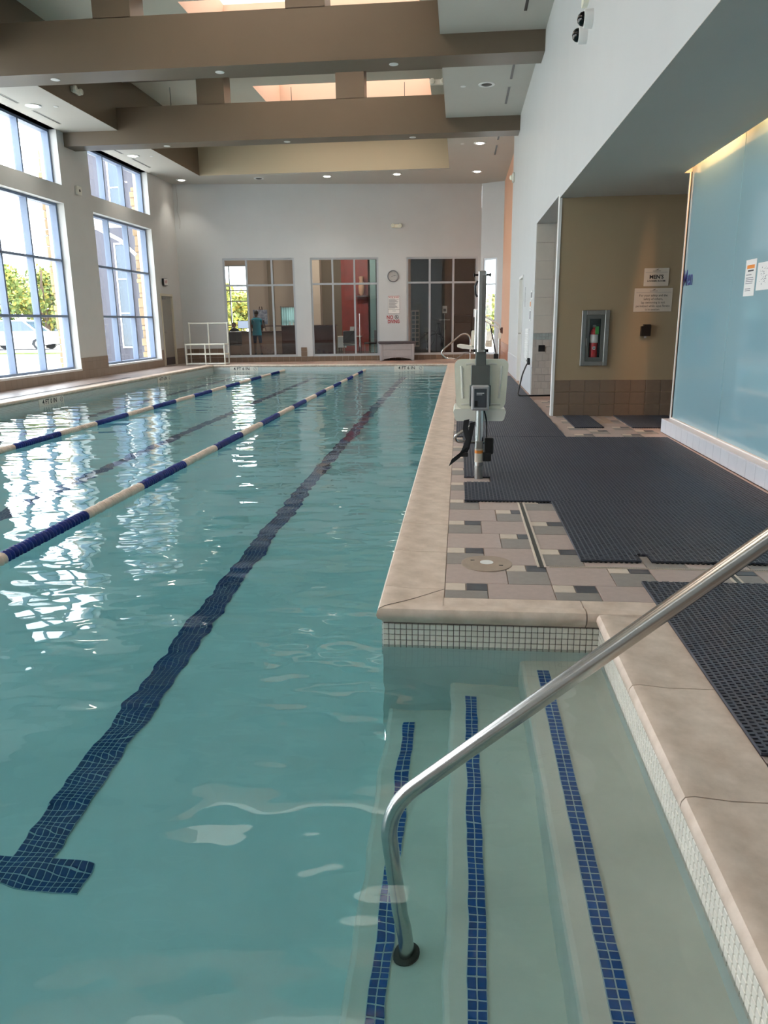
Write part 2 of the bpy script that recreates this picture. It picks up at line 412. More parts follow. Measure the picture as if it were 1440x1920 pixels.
# --- steps in the bay
def step(x0,x1,zt,xs,label):
    q=MB(); q.prism([(x0+.02,zt),(x1,zt),(x1,-1.5),(x0,-1.5),(x0,zt-.02),(x0+.006,zt-.006)],PYN,BYF,'Y')
    o=q.build('pool_step',M['step_plaster']); struct(o,label)
    g=MB(); g.box(xs-TP,xs+TP,PYN+.1,BYF-.1,zt-.004,zt+.0068); g.build('stripe_grout',M['blue_grout'],o)
    rest=MB(); n=int((BYF-.1-PYN-.1)/TP)
    for j in range(n):
        y=BYF-.1-(j+.5)*TP
        for i in (-.5,.5):
            if y>1.3: put('tile',m_bz,o,(xs+i*TP,y,zt+.002))
            else: rest.box(xs+i*TP-.0121,xs+i*TP+.0121,y-.0121,y+.0121,zt-.002,zt+.008)
    tag(rest.build('tile',M['mosaic_blue'],o),kind='stuff')
step(.295,BXR,-.33,.392,'top pool step with a blue tile stripe, beside the tiled side wall')
step(-.025,.295,-.60,.07,'middle pool step with a blue tile stripe')
step(-.315,-.025,-.87,-.215,'lowest pool step with a blue tile stripe, holding the handrail post')

# --- water
q=MB()
q.quad((PXL-.02,PYN,WZ),(PXR,PYN,WZ),(PXR,BYF,WZ),(PXR,PYF+.02,WZ),(PXL-.02,PYF+.02,WZ))
q.quad((PXR,PYN,WZ),(BXR+.02,PYN,WZ),(BXR+.02,BYF,WZ),(PXR,BYF,WZ))
wa=q.build('water_surface',M['water'])
if wa.data.polygons[0].normal.z<0: wa.data.flip_normals(); struct(wa,'clear rippled teal pool water')

# --- coping stones
PROF=[(.30,0),(.14,.000),(.075,.006),(.035,.010),(.012,.006),(.002,-.008),(.0,-.024),(.006,-.042),(.022,-.056),(.028,-.066),(.30,-.066)]
cop=thing('coping','pale stone coping around the pool edge',None,(0,0,0),kind='structure')
def stone_mesh(length,width=.305):
    k=width/.30; q=MB(); q.prism([(u*k if u>.1 else u,z) for u,z in PROF],.0025,length-.0025,'Y'); return q.mesh('coping_stone',M['coping'],True)
sm=stone_mesh(.61)
def run(x,y,rotz,n):                                        # local x = away from the water, local y = along the edge
    for i in range(n):
        dx,dy=-math.sin(rotz)*.61*i,math.cos(rotz)*.61*i
        put('coping_stone',sm,cop,(x+dx,y+dy,0),rotz)
run(-.365,3.495,0,33)                                        # long side next to the deck
run(PXL+.025,PYF+.0,R(180),38)                               # window side
for i in range(13): put('coping_stone',sm,cop,(PXL-.3+.61*i+.61,PYF-.025,0),R(90))
sm2=stone_mesh(.646,.186)
put('coping_stone',sm2,cop,(.58,3.19,0),R(90))
sm3=stone_mesh(.36,.186); put('coping_stone',sm3,cop,(.94,3.19,0),R(90))
# outer corner stone with its two rounded edges
q=MB(); NN=16; U=[0,.003,.012,.03,.05,.075,.1,.14,.17,.20,.23,.26,.3049]
def ph(u):
    pts=[(0,-.024),(.002,-.008),(.012,.006),(.035,.010),(.075,.006),(.14,0),(.4,0)]
    for (a,za),(c,zc) in zip(pts[:-1],pts[1:]):
        if u<=c: return za+(zc-za)*(u-a)/(c-a)
    return 0
for i in range(len(U)-1):
    for j in range(len(U)-1):
        P=[(U[i],U[j]),(U[i+1],U[j]),(U[i+1],U[j+1]),(U[i],U[j+1])]
        V=[(-.365+a,3.19+c,ph(min(a,c))) for a,c in P]
        if (i==j):
            q.quad(V[0],V[1],V[2]); q.quad(V[0],V[2],V[3])
        else: q.quad(*V)
for a,c in zip(U[:-1],U[1:]):                                # faces under the lips
    for z0,z1,o0,o1 in ((-.024,-.042,0,.006),(-.042,-.056,.006,.022),(-.056,-.066,.022,.028)):
        q.quad((-.365+o0,3.19+max(a,o0),z0),(-.365+o0,3.19+max(c,o0),z0),(-.365+o1,3.19+max(c,o1),z1),(-.365+o1,3.19+max(a,o1),z1))
        q.quad((-.365+max(a,o0),3.19+o0,z0),(-.365+max(c,o0),3.19+o0,z0),(-.365+max(c,o1),3.19+o1,z1),(-.365+max(a,o1),3.19+o1,z1))
q.build('coping_stone',M['coping'],cop,True)
MB().tube([(-.355,3.2,.0062),(-.33,3.226,.0105),(-.30,3.256,.009),(-.25,3.305,.0045),(-.2,3.355,.0012),(-.1,3.455,.0005),(-.062,3.49,.0005)],.0014,5).build('mitre_joint',M['mosaic_grout'],cop)
# stones on the bay's right side (water on their left)
for y0,y1 in ((2.525,3.19),(1.87,2.525),(1.21,1.87),(.5,1.21)):
    me=stone_mesh(y1-y0,.295); put('coping_stone',me,cop,(.62,y0,0))

# --- deck
fl=MB()
fl.box(-.06,4.2,3.376,12.6,-.4,-.006)
fl.box(.915,4.2,-5,3.376,-.4,-.006)
fl.m=1; fl.box(-.06,1.6,12.6,27,-.4,0)
fl.box(PXL-.28,-.06,PYF+.28,27,-.4,0)
fl.m=2; fl.box(-9.7,PXL-.28,-5,27,-.4,-.001)
fl.m=0; fl.box(PXL-.28,.915,-5,PYN-.02,-.4,0); fl.box(-9.7,-6,24,27,-.4,-.003)
fl.m=0; fl.box(1.6,4.2,12.6,14,-.4,-.006)
floor=fl.build('floor',[M['grout'],M['deck_far'],M['deck_left']]); struct(floor,'tiled pool deck around the water')
MATS=[(.06,5.36,2.28,8.42),(.68,3.98,2.28,5.5),(-.02,8.49,1.18,18.0),(.925,2.11,2.3,3.63),(1.41,9.26,1.74,10.4),(2.09,9.26,2.8,10.4)]
_tm={}
def tile(x0,x1,y0,y1,kind,region):
    x0=max(x0,region[0]); x1=min(x1,region[2]); y0=max(y0,region[1]); y1=min(y1,region[3])
    if x1-x0<.02 or y1-y0<.02: return
    for m in MATS:
        if x0>m[0]+.03 and x1<m[2]-.03 and y0>m[1]+.03 and y1<m[3]-.03: return
    key=(round(x1-x0,3),round(y1-y0,3),kind)
    if key not in _tm:
        w,h=key[0]-.005,key[1]-.005; q=MB(); q.cbox(-w/2,w/2,-h/2,h/2,-.008,0,.0018); _tm[key]=q.mesh('tile',M[kind])
    put('tile',_tm[key],floor,((x0+x1)/2,(y0+y1)/2,random.uniform(-.0006,.0006)))
UX,UY=.1062,.1015
def pattern(region):
    k0=int((region[1]-3.285)/(3*UY))-1; k1=int((region[3]-3.285)/(3*UY))+1
    for k in range(k0,k1+1):
        y0=3.285+k*3*UY
        xs=-.06+(3*UX if k%2 else 0)
        n0=int((region[0]-xs)/(5*UX))-2; n1=int((region[2]-xs)/(5*UX))+1
        for n in range(n0,n1+1):
            x=xs+n*5*UX
            tile(x,x+2*UX,y0,y0+2*UY,'tile_mid',region)
            tile(x,x+UX,y0+2*UY,y0+3*UY,'tile_white',region); tile(x+UX,x+2*UX,y0+2*UY,y0+3*UY,'tile_dark',region)
            tile(x+2*UX,x+5*UX,y0,y0+3*UY,'tile_big',region)
pattern((-.058,3.378,2.335,12.6)); pattern((2.335,8.96,3.3,10.44)); pattern((.918,1.2,2.335,3.376))
for i in range(3): tile(1.74+i*.11,1.74+(i+1)*.11,9.25,10.42,'tile_brown',(1.7,9.2,2.1,10.44))

# --- walls (local x along the wall, local y outward)
def wall(name,loc,rotz,u0,u1,z0,z1,thick,openings,m,label):
    q=MB(); us=sorted({u0,u1,*[o[0] for o in openings],*[o[1] for o in openings]})
    for a,c in zip(us[:-1],us[1:]):
        if c<=u0 or a>=u1: continue
        op=sorted([(o[2],o[3]) for o in openings if o[0]<=a+1e-6 and o[1]>=c-1e-6]); z=z0
        for oa,ob in op:
            if oa>z+1e-6: q.box(a,c,0,thick,z,oa)
            z=max(z,ob)
        if z<z1-1e-6: q.box(a,c,0,thick,z,z1)
    o=q.build(name,m,None,loc=loc,rotz=rotz); return struct(o,label)
def window(name,loc,rotz,u0,u1,z0,z1,inset,depth,mulls,bars,label,fw=.055,glass='glass',fm='alu'):
    root=thing(name,label,None,loc,rotz,kind='structure')
    q=MB(); y0,y1=inset,inset+depth
    q.box(u0,u0+fw,y0,y1,z0,z1); q.box(u1-fw,u1,y0,y1,z0,z1); q.box(u0+fw,u1-fw,y0,y1,z0,z0+fw); q.box(u0+fw,u1-fw,y0,y1,z1-fw,z1)
    q.build('frame',M[fm],root)
    ue=[u0]+[m+fw/2 for m in mulls]+[u1]; ze=[z0]+list(bars)+[z1]
    for m in mulls: MB().box(m-fw/2,m+fw/2,y0+.002,y1-.002,z0+fw,z1-fw).build('mullion',M[fm],root)
    for zb in bars:
        us=[u0+fw]+[x for m in mulls for x in (m-fw/2,m+fw/2)]+[u1-fw]
        for a,c in zip(us[0::2],us[1::2]): MB().box(a,c,y0+.004,y1-.004,zb-fw/2,zb+fw/2).build('transom',M[fm],root)
    us=[u0+fw]+[x for m in mulls for x in (m-fw/2,m+fw/2)]+[u1-fw]
    zs=[z0+fw]+[x for zb in bars for x in (zb-fw/2,zb+fw/2)]+[z1-fw]
    yg=y1-.03
    for a,c in zip(us[0::2],us[1::2]):
        for d,e in zip(zs[0::2],zs[1::2]): MB().quad((a,yg,d),(c,yg,d),(c,yg,e),(a,yg,e)).build('pane',M[glass],root)
    return root
SOF=5.6
WL=[(14.17,17.83),(19.27,22.95),(9.03,12.69),(3.9,7.55),(-1.3,2.4)]
ops=[]
for a,c in WL: ops+= [(a,c,.24,4.03),(a,c,4.42,SOF)]
wl=wall('wall_left',(-9.2,0,0),R(90),-5,25.4,0,SOF+.3,.45,ops+[(23.2,24.2,0,2.2)],M['wall_side'],'grey white side wall with the tall windows')
q=MB()
segs=[(-5,-1.3),(2.4,3.9),(7.55,9.03),(12.69,14.17),(17.83,19.27),(22.95,23.13)]
for a,c in segs: q.box(a,c,-.012,.002,0,.5)
for a,c in WL: q.box(a,c,-.012,.002,0,.23)
q.box(24.27,24.93,-.012,.002,0,.5)
M['taupe_bandX']=brickmat('taupe_tile_band_x',(150,134,120),(142,126,112),(120,108,98),.2,.2,.4,plane='XZ',off=0)
q.build('wainscot',M['taupe_bandX'],wl)
for a,c in WL: MB().box(a,c,-.02,.2,.20,.245).build('sill',M['white'],wl)
lab=[('tall gridded window showing the tree and parked cars','upper strip window above the window with the tree'),
     ('tall gridded window nearest the far corner, showing the grey wing','upper strip window nearest the far corner')]
for i,(a,c) in enumerate(WL):
    mu=[a+1.2,a+2.4]
    l1,l2=lab[i] if i<2 else ('tall gridded window further along the side wall','upper strip window further along the side wall')
    window('window_%d'%(2*i+1),(-9.2,0,0),R(90),a,c,.24,4.03,.18,.16,mu,[1.49,2.76],l1,fm='alu_out')
    window('window_%d'%(2*i+2),(-9.2,0,0),R(90),a,c,4.42,SOF-.004,.18,.16,mu,[],l2,fm='alu_out')

# far wall, turned a little away
FA=Vector((-9.2,24.95,0)); FR=math.atan2(1.55,9.86)
FWIN=[(1.44,3.78,[2.2,3.03],2.49),(4.30,6.56,[5.03,5.756],2.515),(7.49,9.88,[8.276,9.07],2.53)]
wf=wall('wall_far',FA,FR,-.3,9.98,0,SOF+.3,.25,[(a,c,.17,3.34) for a,c,_,_ in FWIN],M['wall_white'],'white far wall with three lobby windows')
lf=['far wall window onto the reception desk','far wall window onto the red panel','dark far wall window beside the pool lift']
for i,(a,c,mu,tr) in enumerate(FWIN):
    window('window_%d'%(11+i),FA,FR,a,c,.17,3.34,.02,.09,mu,[tr],lf[i],fw=.06,glass='glass_int')
def in_win(u0,u1,z0,z1): return any(u1>a-.01 and u0<c+.01 and z1>.17 for a,c,_,_ in FWIN)
tq=MB(); tq.cbox(.002,.198,-.014,.001,.002,.148,.002); tme=tq.mesh('tile',M['taupe_tile'])
tq=MB(); tq.cbox(.002,.198,-.014,.001,.002,.160,.002); tme2=tq.mesh('tile',M['taupe_tile'])
for i in range(49):
    u=.1+i*.2
    put('tile',tme2,wf,(u,0,0))
    for k in (1,2):
        if not in_win(u,u+.2,.16+.15*(k-1)+.02,.16+.15*k+.02): put('tile',tme,wf,(u,0,.165+.15*(k-1)))
# short return beside the far wall with a slim window
RB=Vector((.66,26.5,0)); RR=math.atan2(-.40,.71)
wt=wall('wall_far_return',RB,RR,0,.82,0,SOF+.3,.25,[(.10,.60,.17,3.28)],M['wall_white'],'narrow white return wall with a slim window')
window('window_14',RB,RR,.10,.60,.17,3.28,.02,.09,[],[2.45],'slim window beside the peach wall',fw=.06,glass='glass_int')
for k in range(4): put('tile',tme2,wt,(.01+k*.2,0,0))
# peach wall
wp=wall('wall_peach',(1.37,26.12,0),R(-90),0,6.3,0,SOF+.3,.2,[],M['peach'],'peach painted wall at the far end of the deck')
M['terracotta']=mat('terracotta_tile',(176,116,88),.4,var=.06,vs=14,rnd=.06)
tq=MB(); tq.cbox(.002,.298,-.014,.001,.002,.148,.002); tme3=tq.mesh('tile',M['terracotta'])
for i in range(19):
    for k in range(4): put('tile',tme3,wp,(.1+i*.3,0,.15*k))
# right wall: long white wall, alcove, upper wall
wr2=wall('wall_right',(1.25,20.05,0),R(-90),0,9.49,0,SOF+.3,.5,[(6.6,9.49,0,2.83),(3.3,4.25,0,2.15)],M['wall_white'],'white right wall with door and shower alcove')
MB().box(-.002,.5,-.001,.12,0,SOF+.2).build('wall_end',M['wall_white'],wr2)
wu=wall('wall_upper_right',(1.25,10.56,0),R(-90),0,15.56,2.79,SOF+.3,.3,[],M['wall_white'],'white upper wall over the locker room passage')
wb2=wall('wall_beige',(1.25,10.45,0),0,.0,3,0,2.79,.10,[(.406,.650,.731,1.335)],M['beige'],'beige wall beside the locker room entrance')
MB().box(-.004,.03,-.012,.105,0,2.83).build('corner_guard',M['white'],wb2)
tq=MB(); tq.cbox(.002,.198,-.014,.001,.002,.158,.002); tme4=tq.mesh('tile',M['taupe_tile'])
for i in range(10):
    for k in range(3): put('tile',tme4,wb2,(.035+i*.2,0,.163*k))
# shower alcove
q=MB(); q.box(1.25,2.6,13.45,13.6,0,2.83); q.box(2.5,2.6,10.55,13.45,0,2.83); q.box(1.75,2.6,10.5,13.6,2.83,2.9); q.box(1.30,2.6,10.551,10.56,0,2.83)
wa2=q.build('wall_alcove',M['grout']); struct(wa2,'tiled shower alcove in the right wall')
def alc(x0,x1,z0,z1,m):
    t=MB(); t.cbox(x0+.002,x1-.002,13.438,13.452,z0+.002,z1-.002,.0015); t.build('tile',M[m],wa2)
for r in range(8):
    x=1.25-(.055 if r%2 else 0)
    while x<2.2:
        a=max(1.252,x); alc(a,x+.113,.118*r,.118*(r+1),'wet_tile'); x+=.113
for i in range(18): alc(1.255+i*.052,1.255+(i+1)*.052,.946,1.0,'wet_tile_blue'); alc(1.255+i*.052,1.255+(i+1)*.052,1.0,1.054,'wet_tile_blue')
for r in range(6):
    for i in range(3): alc(1.255+i*.3,1.255+(i+1)*.3,1.056+.295*r,1.056+.295*(r+1),'wet_tile_hi')
# glass clad partition on a tiled curb
cu=MB(); cu.box(2.345,2.62,-5,8.95,0,.148)
curb=cu.build('curb',M['grout']); struct(curb,'low tiled curb under the blue glass wall')
q=MB(); q.cbox(-.008,.002,.0015,.2035,.003,.147,.002); cme=q.mesh('tile',M['curb_tile'])
q=MB(); q.cbox(.0,.13,.0015,.2035,-.004,.007,.002); cme2=q.mesh('tile',M['curb_tile'])
for i in range(32): put('tile',cme,curb,(2.345,8.95-.205*(i+1),0)); put('tile',cme2,curb,(2.34,8.95-.205*(i+1),.148))
q=MB(); q.cbox(2.337,2.46,8.948,8.958,.003,.155,.002); q.build('tile',M['curb_tile'],curb)
gp=thing('wall_glass','wall of pale blue back-painted glass panels',None,(0,0,0),kind='structure')
for a,c in ((7.412,8.98),(5.2,7.404),(3.0,5.192),(.8,2.992),(-1.4,.792),(-5,-1.408)):
    MB().cbox(2.46,2.472,a,c,.158,3.05,.003).build('glass_panel',M['frost'],gp)
MB().box(2.474,2.6,-5,8.97,.158,3.06).build('backing_wall',M['wall_white'],gp)
MB().box(2.452,2.61,8.972,8.984,.15,2.80).build('dark_edge_strip',M['black'],gp)
MB().box(2.440,2.454,8.984,9.006,.15,2.80).build('white_edge_strip',M['white'],gp)
MB().box(2.436,2.459,-5,8.98,.152,.166).build('bottom_channel',M['white'],gp)
wk=MB(); wk.box(-9.7,4.2,-5.2,-5,-.4,7.5); wk.box(4.2,4.4,-5,14,-.4,3); wk.box(2.6,4.2,8.6,8.97,-.01,2.8)
struct(wk.build('wall_back',M['wall_white']),'white wall closing the hall behind the viewer')

# --- ceiling: soffits, raised coffer with skylight wells
CX0,CX1,CY1=-7.88,-.37,23.75
c=MB()
c.box(-9.7,CX0,-5,27,SOF,SOF+.25); c.box(CX1,2.0,-5,27,SOF,SOF+.25); c.box(CX0,CX1,CY1,27,SOF,SOF+.25); c.box(CX0,CX1,-5,-4.5,SOF,SOF+.25)
ceil=c.build('ceiling',M['ceil']); struct(ceil,'flat soffit ceiling around the raised coffer')
c=MB(); c.box(CX0-.2,CX0+.002,-4.5,CY1,SOF+.004,7.0); c.box(CX1-.002,CX1+.2,-4.5,CY1,SOF+.004,7.0)
struct(c.build('coffer_sides',M['taupe']),'taupe side walls of the raised ceiling coffer')
c=MB(); c.box(CX0-.2,CX1+.2,CY1-.002,CY1+.2,SOF+.004,7.0)
struct(c.build('coffer_end',mat('coffer_end_paint',(190,176,150),.6)),'cream end wall of the raised ceiling coffer')
HC=6.86; wells=[(-5.1,-.8,14.8,17.7),(-5.1,-.8,19.8,22.8),(-5.1,-.8,9.8,12.7),(-5.1,-.8,4.8,7.7),(-5.1,-.8,-.2,2.7)]
c=MB(); yb=[-4.5]+sorted([y for w in wells for y in w[2:]])+[CY1]
for a,d in zip(yb[0::2],yb[1::2]): c.box(CX0,CX1,a,d,HC,HC+.15)
for w in wells: c.box(CX0,w[0],w[2],w[3],HC,HC+.15); c.box(w[1],CX1,w[2],w[3],HC,HC+.15)
struct(c.build('upper_ceiling',M['ceil_hi']),'pale ceiling of the raised coffer above the beams')
M['skylight']=bpy.data.materials.new('skylight_diffuser'); M['skylight'].use_nodes=True
_n=M['skylight'].node_tree; _n.nodes.remove(_n.nodes['Principled BSDF']); _t=_n.nodes.new('ShaderNodeBsdfTranslucent'); _t.inputs[0].default_value=(.60,.56,.51,1)
_n.links.new(_t.outputs[0],_n.nodes['Material Output'].inputs['Surface'])
for i,w in enumerate(wells):
    c=MB(); x0,x1,y0,y1=w
    c.box(x0-.1,x0+.002,y0-.1,y1+.1,HC+.004,7.85); c.box(x1-.002,x1+.1,y0-.1,y1+.1,HC+.004,7.85); c.box(x0,x1,y0-.1,y0+.002,HC+.004,7.85); c.box(x0,x1,y1-.002,y1+.1,HC+.004,7.85)
    o=c.build('skylight_well',M['well']); struct(o,'peach lined skylight well above the beams')
    MB().box(x0-.1,x1+.1,y0-.1,y1+.1,7.85,7.87).build('diffuser_pane',M['skylight'],o)
# beams
for i,(y0,y1) in enumerate(((13.15,13.73),(18.14,18.66),(8.13,8.7),(3.1,3.67))):
    q=MB(); q.box(-9.2,CX0,y0,y1,5.3,SOF+.01); q.box(CX1,1.25,y0,y1,5.3,SOF+.01); q.box(CX0,CX1,y0,y1,5.3,6.07)
    for a,c2 in ((-5.96,-5.33),(-2.80,-2.17)): q.box(a,c2,y0,y1,6.06,HC+.05)
    q.box(CX0,CX1,y0,y1,6.72,HC+.02)
    o=q.build('roof_beam',M['taupe'])
    struct(o,['taupe ceiling beam nearest the viewer','taupe ceiling beam nearer the far wall','taupe ceiling beam overhead','taupe ceiling beam behind'][i])
# vestibule ceiling
c=MB(); c.box(1.55,2.375,-5,8.985,2.79,2.95); c.box(1.55,4.4,8.985,10.6,2.79,2.95); c.box(2.61,4.4,-5,8.985,2.79,2.95); c.box(2.36,2.375,-5,8.985,2.95,3.06); c.box(2.36,2.62,-5,9.0,3.06,3.1); c.box(2.375,2.62,8.985,9.0,2.95,3.06); c.box(1.25,1.56,-5,10.45,2.785,2.79)
struct(c.build('ceiling_passage',M['ceil']),'low ceiling over the locker room passage')
# ================================================================== OBJECTS IN THE HALL
# --- lane ropes
fb=MB(); fb.lathe([(.015,-.0215),(.036,-.0205),(.044,-.014),(.044,-.004),(.038,.003),(.017,.006),(.015,.0215)],12,axis='Y')
fb_b=fb.mesh('float',M['rope_blue'],True); fb=MB(); fb.lathe([(.015,-.0215),(.036,-.0205),(.044,-.014),(.044,-.004),(.038,.003),(.017,.006),(.015,.0215)],12,axis='Y'); fb_w=fb.mesh('float',M['rope_white'],True)
def lane_rope(x,y0,y1,first,label):
    t=thing('lane_rope',label,'lane rope',(x,0,-.155),group='lane ropes across the pool')
    MB().cyl((0,.6,-.0),(0,PYF,0),.006,n=8).build('cable',M['steel_dull'],t)
    n=int((y1-y0)/.0435); cnt=0; far={0:MB(),1:MB()}
    for i in range(n):
        y=y0+i*.0435; blue=int(math.floor((y-4.32)/1.065))%2==0
        if first<=y and cnt<290:
            put('float',fb_b if blue else fb_w,t,(random.uniform(-.004,.004),y,random.uniform(-.003,.003))); cnt+=1
        else:
            far[0 if blue else 1].lathe([(.012,-.0215),(.04,-.016),(.03,0),(.04,.013),(.012,.0215)],8,c=(0,y,0),axis='Y')
    tag(far[0].build('float',M['rope_blue'],t,True),kind='stuff'); tag(far[1].build('float',M['rope_white'],t,True),kind='stuff')
lane_rope(-2.88,2.2,23.2,4.1,'blue and white float lane rope nearest the steps')
lane_rope(-5.4,2.2,23.2,7.9,'blue and white float lane rope nearer the tall windows')

# --- perforated vinyl mats
def mat_module(mx,my,nc,nr,skip=None):
    q=MB(); px,py=mx/nc,my/nr; rw=px*.30; H=.014
    q.m=1;  # added near-black sheet under the slots: shade in the holes as colour
    def bx(x0,x1,y0,y1,z0,z1):
        if skip and skip((x0+x1)/2,(y0+y1)/2): return
        q.box(x0,x1,y0,y1,z0,z1)
    if skip:
        for i in range(nc):
            for j in range(nr): bx(i*px,(i+1)*px,j*py,(j+1)*py,.001,.004)
    else: q.box(.001,mx-.001,.001,my-.001,.001,.004)
    q.m=0
    for i in range(nc+1):
        x=i*px; x0=max(0.0006,x-rw/2); x1=min(mx-.0006,x+rw/2)
        if skip:
            for j in range(nr): bx(x0,x1,j*py,(j+1)*py,.004,H)
        else: q.box(x0,x1,.0006,my-.0006,.004,H)
    for i in range(nc):
        o=0 if i%2==0 else .5
        for j in range(nr+1):
            y=(j+o)*py; y0=max(.0006,y-py*.27); y1=min(my-.0006,y+py*.27)
            if y1-y0>.003: bx(i*px+rw/2,(i+1)*px-rw/2,y0,y1,.004,H-.0006)
    return q.mesh('mat_tile',[M['mat'],M['mat2']])
def mat_field(root,x0,y0,nx,ny,mx,my,nc,nr,special={}):
    me=mat_module(mx,my,nc,nr)
    for i in range(nx):
        for j in range(ny):
            s=special.get((i,j))
            m=mat_module(mx,my,nc,nr,s) if s else me
            put('mat_tile',m,root,(x0+i*mx,y0+j*my,random.uniform(0,.0006)))
def edge_loops(root,pts,step=.026):
    q=MB()
    for (xa,ya),(xb,yb) in pts:
        n=int(math.hypot(xb-xa,yb-ya)/step)
        for i in range(n):
            t=(i+.5)/n; q.lathe([(.004,.001),(.0085,.001),(.0085,.008),(.004,.008)],8,c=(xa+(xb-xa)*t,ya+(yb-ya)*t,0))
    tag(q.build('edge_loops',M['mat2'],root,True),kind='stuff')
t=thing('floor_mat','large black perforated mat with stepped outline in front of the blue glass wall','floor mat',(0,0,0),group='black perforated mats on the deck')
mat_field(t,.67,3.97,5,4,.322,.345,12,15,{(1,0):lambda x,y:x<.066 and y<.115})
sp=lambda ox,oy:(lambda x,y:(x+ox<.27 and 5.985<y+oy<6.20))
mat_field(t,.05,5.35,7,9,.3186,.345,12,15,{(0,1):sp(.05,5.695),(0,2):sp(.05,6.04)})
edge_loops(t,[((.68,3.965),(.98,3.965)),((1.06,3.965),(2.27,3.965)),((.06,5.345),(.66,5.345))])
t=thing('floor_mat','long black ribbed mat running along the white right wall','floor mat',(0,0,0),group='black perforated mats on the deck')
mat_field(t,-.03,8.47,4,28,.305,.342,12,15)
edge_loops(t,[((-.02,8.465),(1.18,8.465))])
t=thing('floor_mat','black slotted mat on the stone edge under the handrail','floor mat',(0,0,0),group='black perforated mats on the deck')
mat_field(t,.915,2.10,4,4,.335,.385,13,17)
edge_loops(t,[((.93,2.095),(2.2,2.095))])
t=thing('floor_mat','small black mat at the foot of the beige wall under the extinguisher','floor mat',(0,0,0),group='black perforated mats on the deck')
mat_field(t,1.40,9.25,1,3,.35,.39,12,15); edge_loops(t,[((1.40,9.245),(1.74,9.245))])
t=thing('floor_mat','pair of joined black mat strips at the locker room entrance','floor mat',(0,0,0),group='black perforated mats on the deck')
mat_field(t,2.08,9.25,2,3,.355,.39,12,15); edge_loops(t,[((2.08,9.245),(2.78,9.245))])

# --- drains and lids in the deck
t=thing('skimmer_lid','round tan deck lid with a white centre beside the slot drain','deck lid',(.16,3.905,0))
MB().lathe([(.137,0),(.137,.004),(.128,.006),(.122,.004),(.112,.006),(.105,.005),(.045,.009),(.0,.009)],40).build('lid',mat('lid_tan',(166,148,132),.5,var=.08,vs=12),t,True)
MB().lathe([(.036,.008),(.036,.0105),(0,.0105)],24).build('centre_cap',M['white'],t,True)
for s in (1,-1): MB().box(s*.075-.011,s*.075+.011,-s*.04-.006,-s*.04+.006,.006,.0075).build('finger_slot',M['black'],t)
def trench(x0,x1,y0,y1,label,along):
    t=thing('trench_drain',label,'drain',((x0+x1)/2,(y0+y1)/2,0)); cx,cy=(x0+x1)/2,(y0+y1)/2
    q=MB(); a,b2,c2,d=x0-cx,x1-cx,y0-cy,y1-cy
    if along=='Y': q.box(a,a+.012,c2,d,0,.004); q.box(b2-.012,b2,c2,d,0,.004)
    else: q.box(a,b2,c2,c2+.005,0,.004); q.box(a,b2,d-.005,d,0,.004)
    q.build('frame',M['tile_white'],t)
    MB().box(a+.006,b2-.006,c2+.003,d-.003,0,.0008).build('channel',M['mat2'],t)
    g=MB(); p=.012; L0=(y1-y0) if along=='Y' else (x1-x0)
    for i in range(int(L0/p)):
        s=i*p
        if along=='Y': g.box(a+.012,b2-.012,c2+s,c2+s+.006,.0008,.0034)
        else: g.box(a+s,a+s+.006,c2+.004,d-.004,.0008,.0034)
    tag(g.build('grate_bars',M['steel_dull'],t),kind='stuff')
trench(.427,.475,3.862,5.33,'slotted drain strip ending beside the round deck lid','Y')
trench(.49,2.3,3.862,3.884,'thin slotted drain running across the tiles below the large mat','X')
trench(1.372,1.42,3.64,3.855,'short slotted drain partly under the near mat','Y')

# --- near handrail
t=thing('handrail','curved stainless handrail rising out of the steps','handrail',(-.19,1.9,-.87))
path=bend([(.045,0,0),(-.005,0,.775),(1.04,0,1.668),(1.24,0,1.73),(1.40,0,1.68),(1.40,0,.875)],.11,8)
MB().tube(path,.0242,20).build('tube',M['steel'],t,True)
MB().lathe([(.026,.002),(.040,.002),(.040,.012),(.030,.018),(.026,.018)],20,c=(.045,0,0)).build('floor_flange',mat('rusted_ring',(60,52,44),.7),t,True)
MB().lathe([(.026,.872),(.05,.872),(.05,.884),(.026,.892)],20,c=(1.40,0,0)).build('deck_flange',M['steel'],t,True)

# --- pool lift beside the pool edge
def arc_groove(q,pts,r=.008): q.tube(pts,r,8)
t=thing('pool_lift','pool lift with cream seat turned away and tall steel mast, on the large mat','pool lift',(.169,6.19,0))
MB().lathe([(.036,0),(.036,.11)],24).build('lower_collar',M['steel_dull'],t,True)
MB().lathe([(.034,.11),(.034,.64)],24).build('post',M['steel'],t,True)
p=MB().lathe([(.0352,.14),(.0352,.255)],24).build('warning_sticker',M['paper_dim'],t,True)
MB().lathe([(.0356,.215),(.0356,.24)],24).build('orange_band',M['ink_orange'],p,True)
MB().cbox(-.03,.03,-.045,.045,.255,.32,.008).build('clamp',M['steel_dull'],t)
bb=MB().cbox(.045,.118,-.03,.055,.21,.345,.008).build('battery_box',M['black'],t)
MB().cbox(.03,.10,-.035,.04,.15,.225,.006).build('plug',M['black'],bb)
MB().tube(bend([(.03,.0,.585),(.055,.0,.50),(.06,.01,.42),(.06,.0,.33)],.05),.006,8).build('cable',M['black'],t,True)
MB().lathe([(.024,.575),(.036,.58),(.036,.60),(.024,.605)],16).build('collar',M['black'],t,True)
MB().cbox(-.075,.075,-.02,.02,.755,.93,.004).build('bracket_plate',M['dark_metal'],t)
MB().cbox(-.042,.042,-.018,.03,.92,1.06,.005).build('neck_plate',M['dark_metal'],t)
MB().cbox(-.085,.085,-.010,.03,.60,.77,.004).build('side_bracket',M['dark_metal'],t)
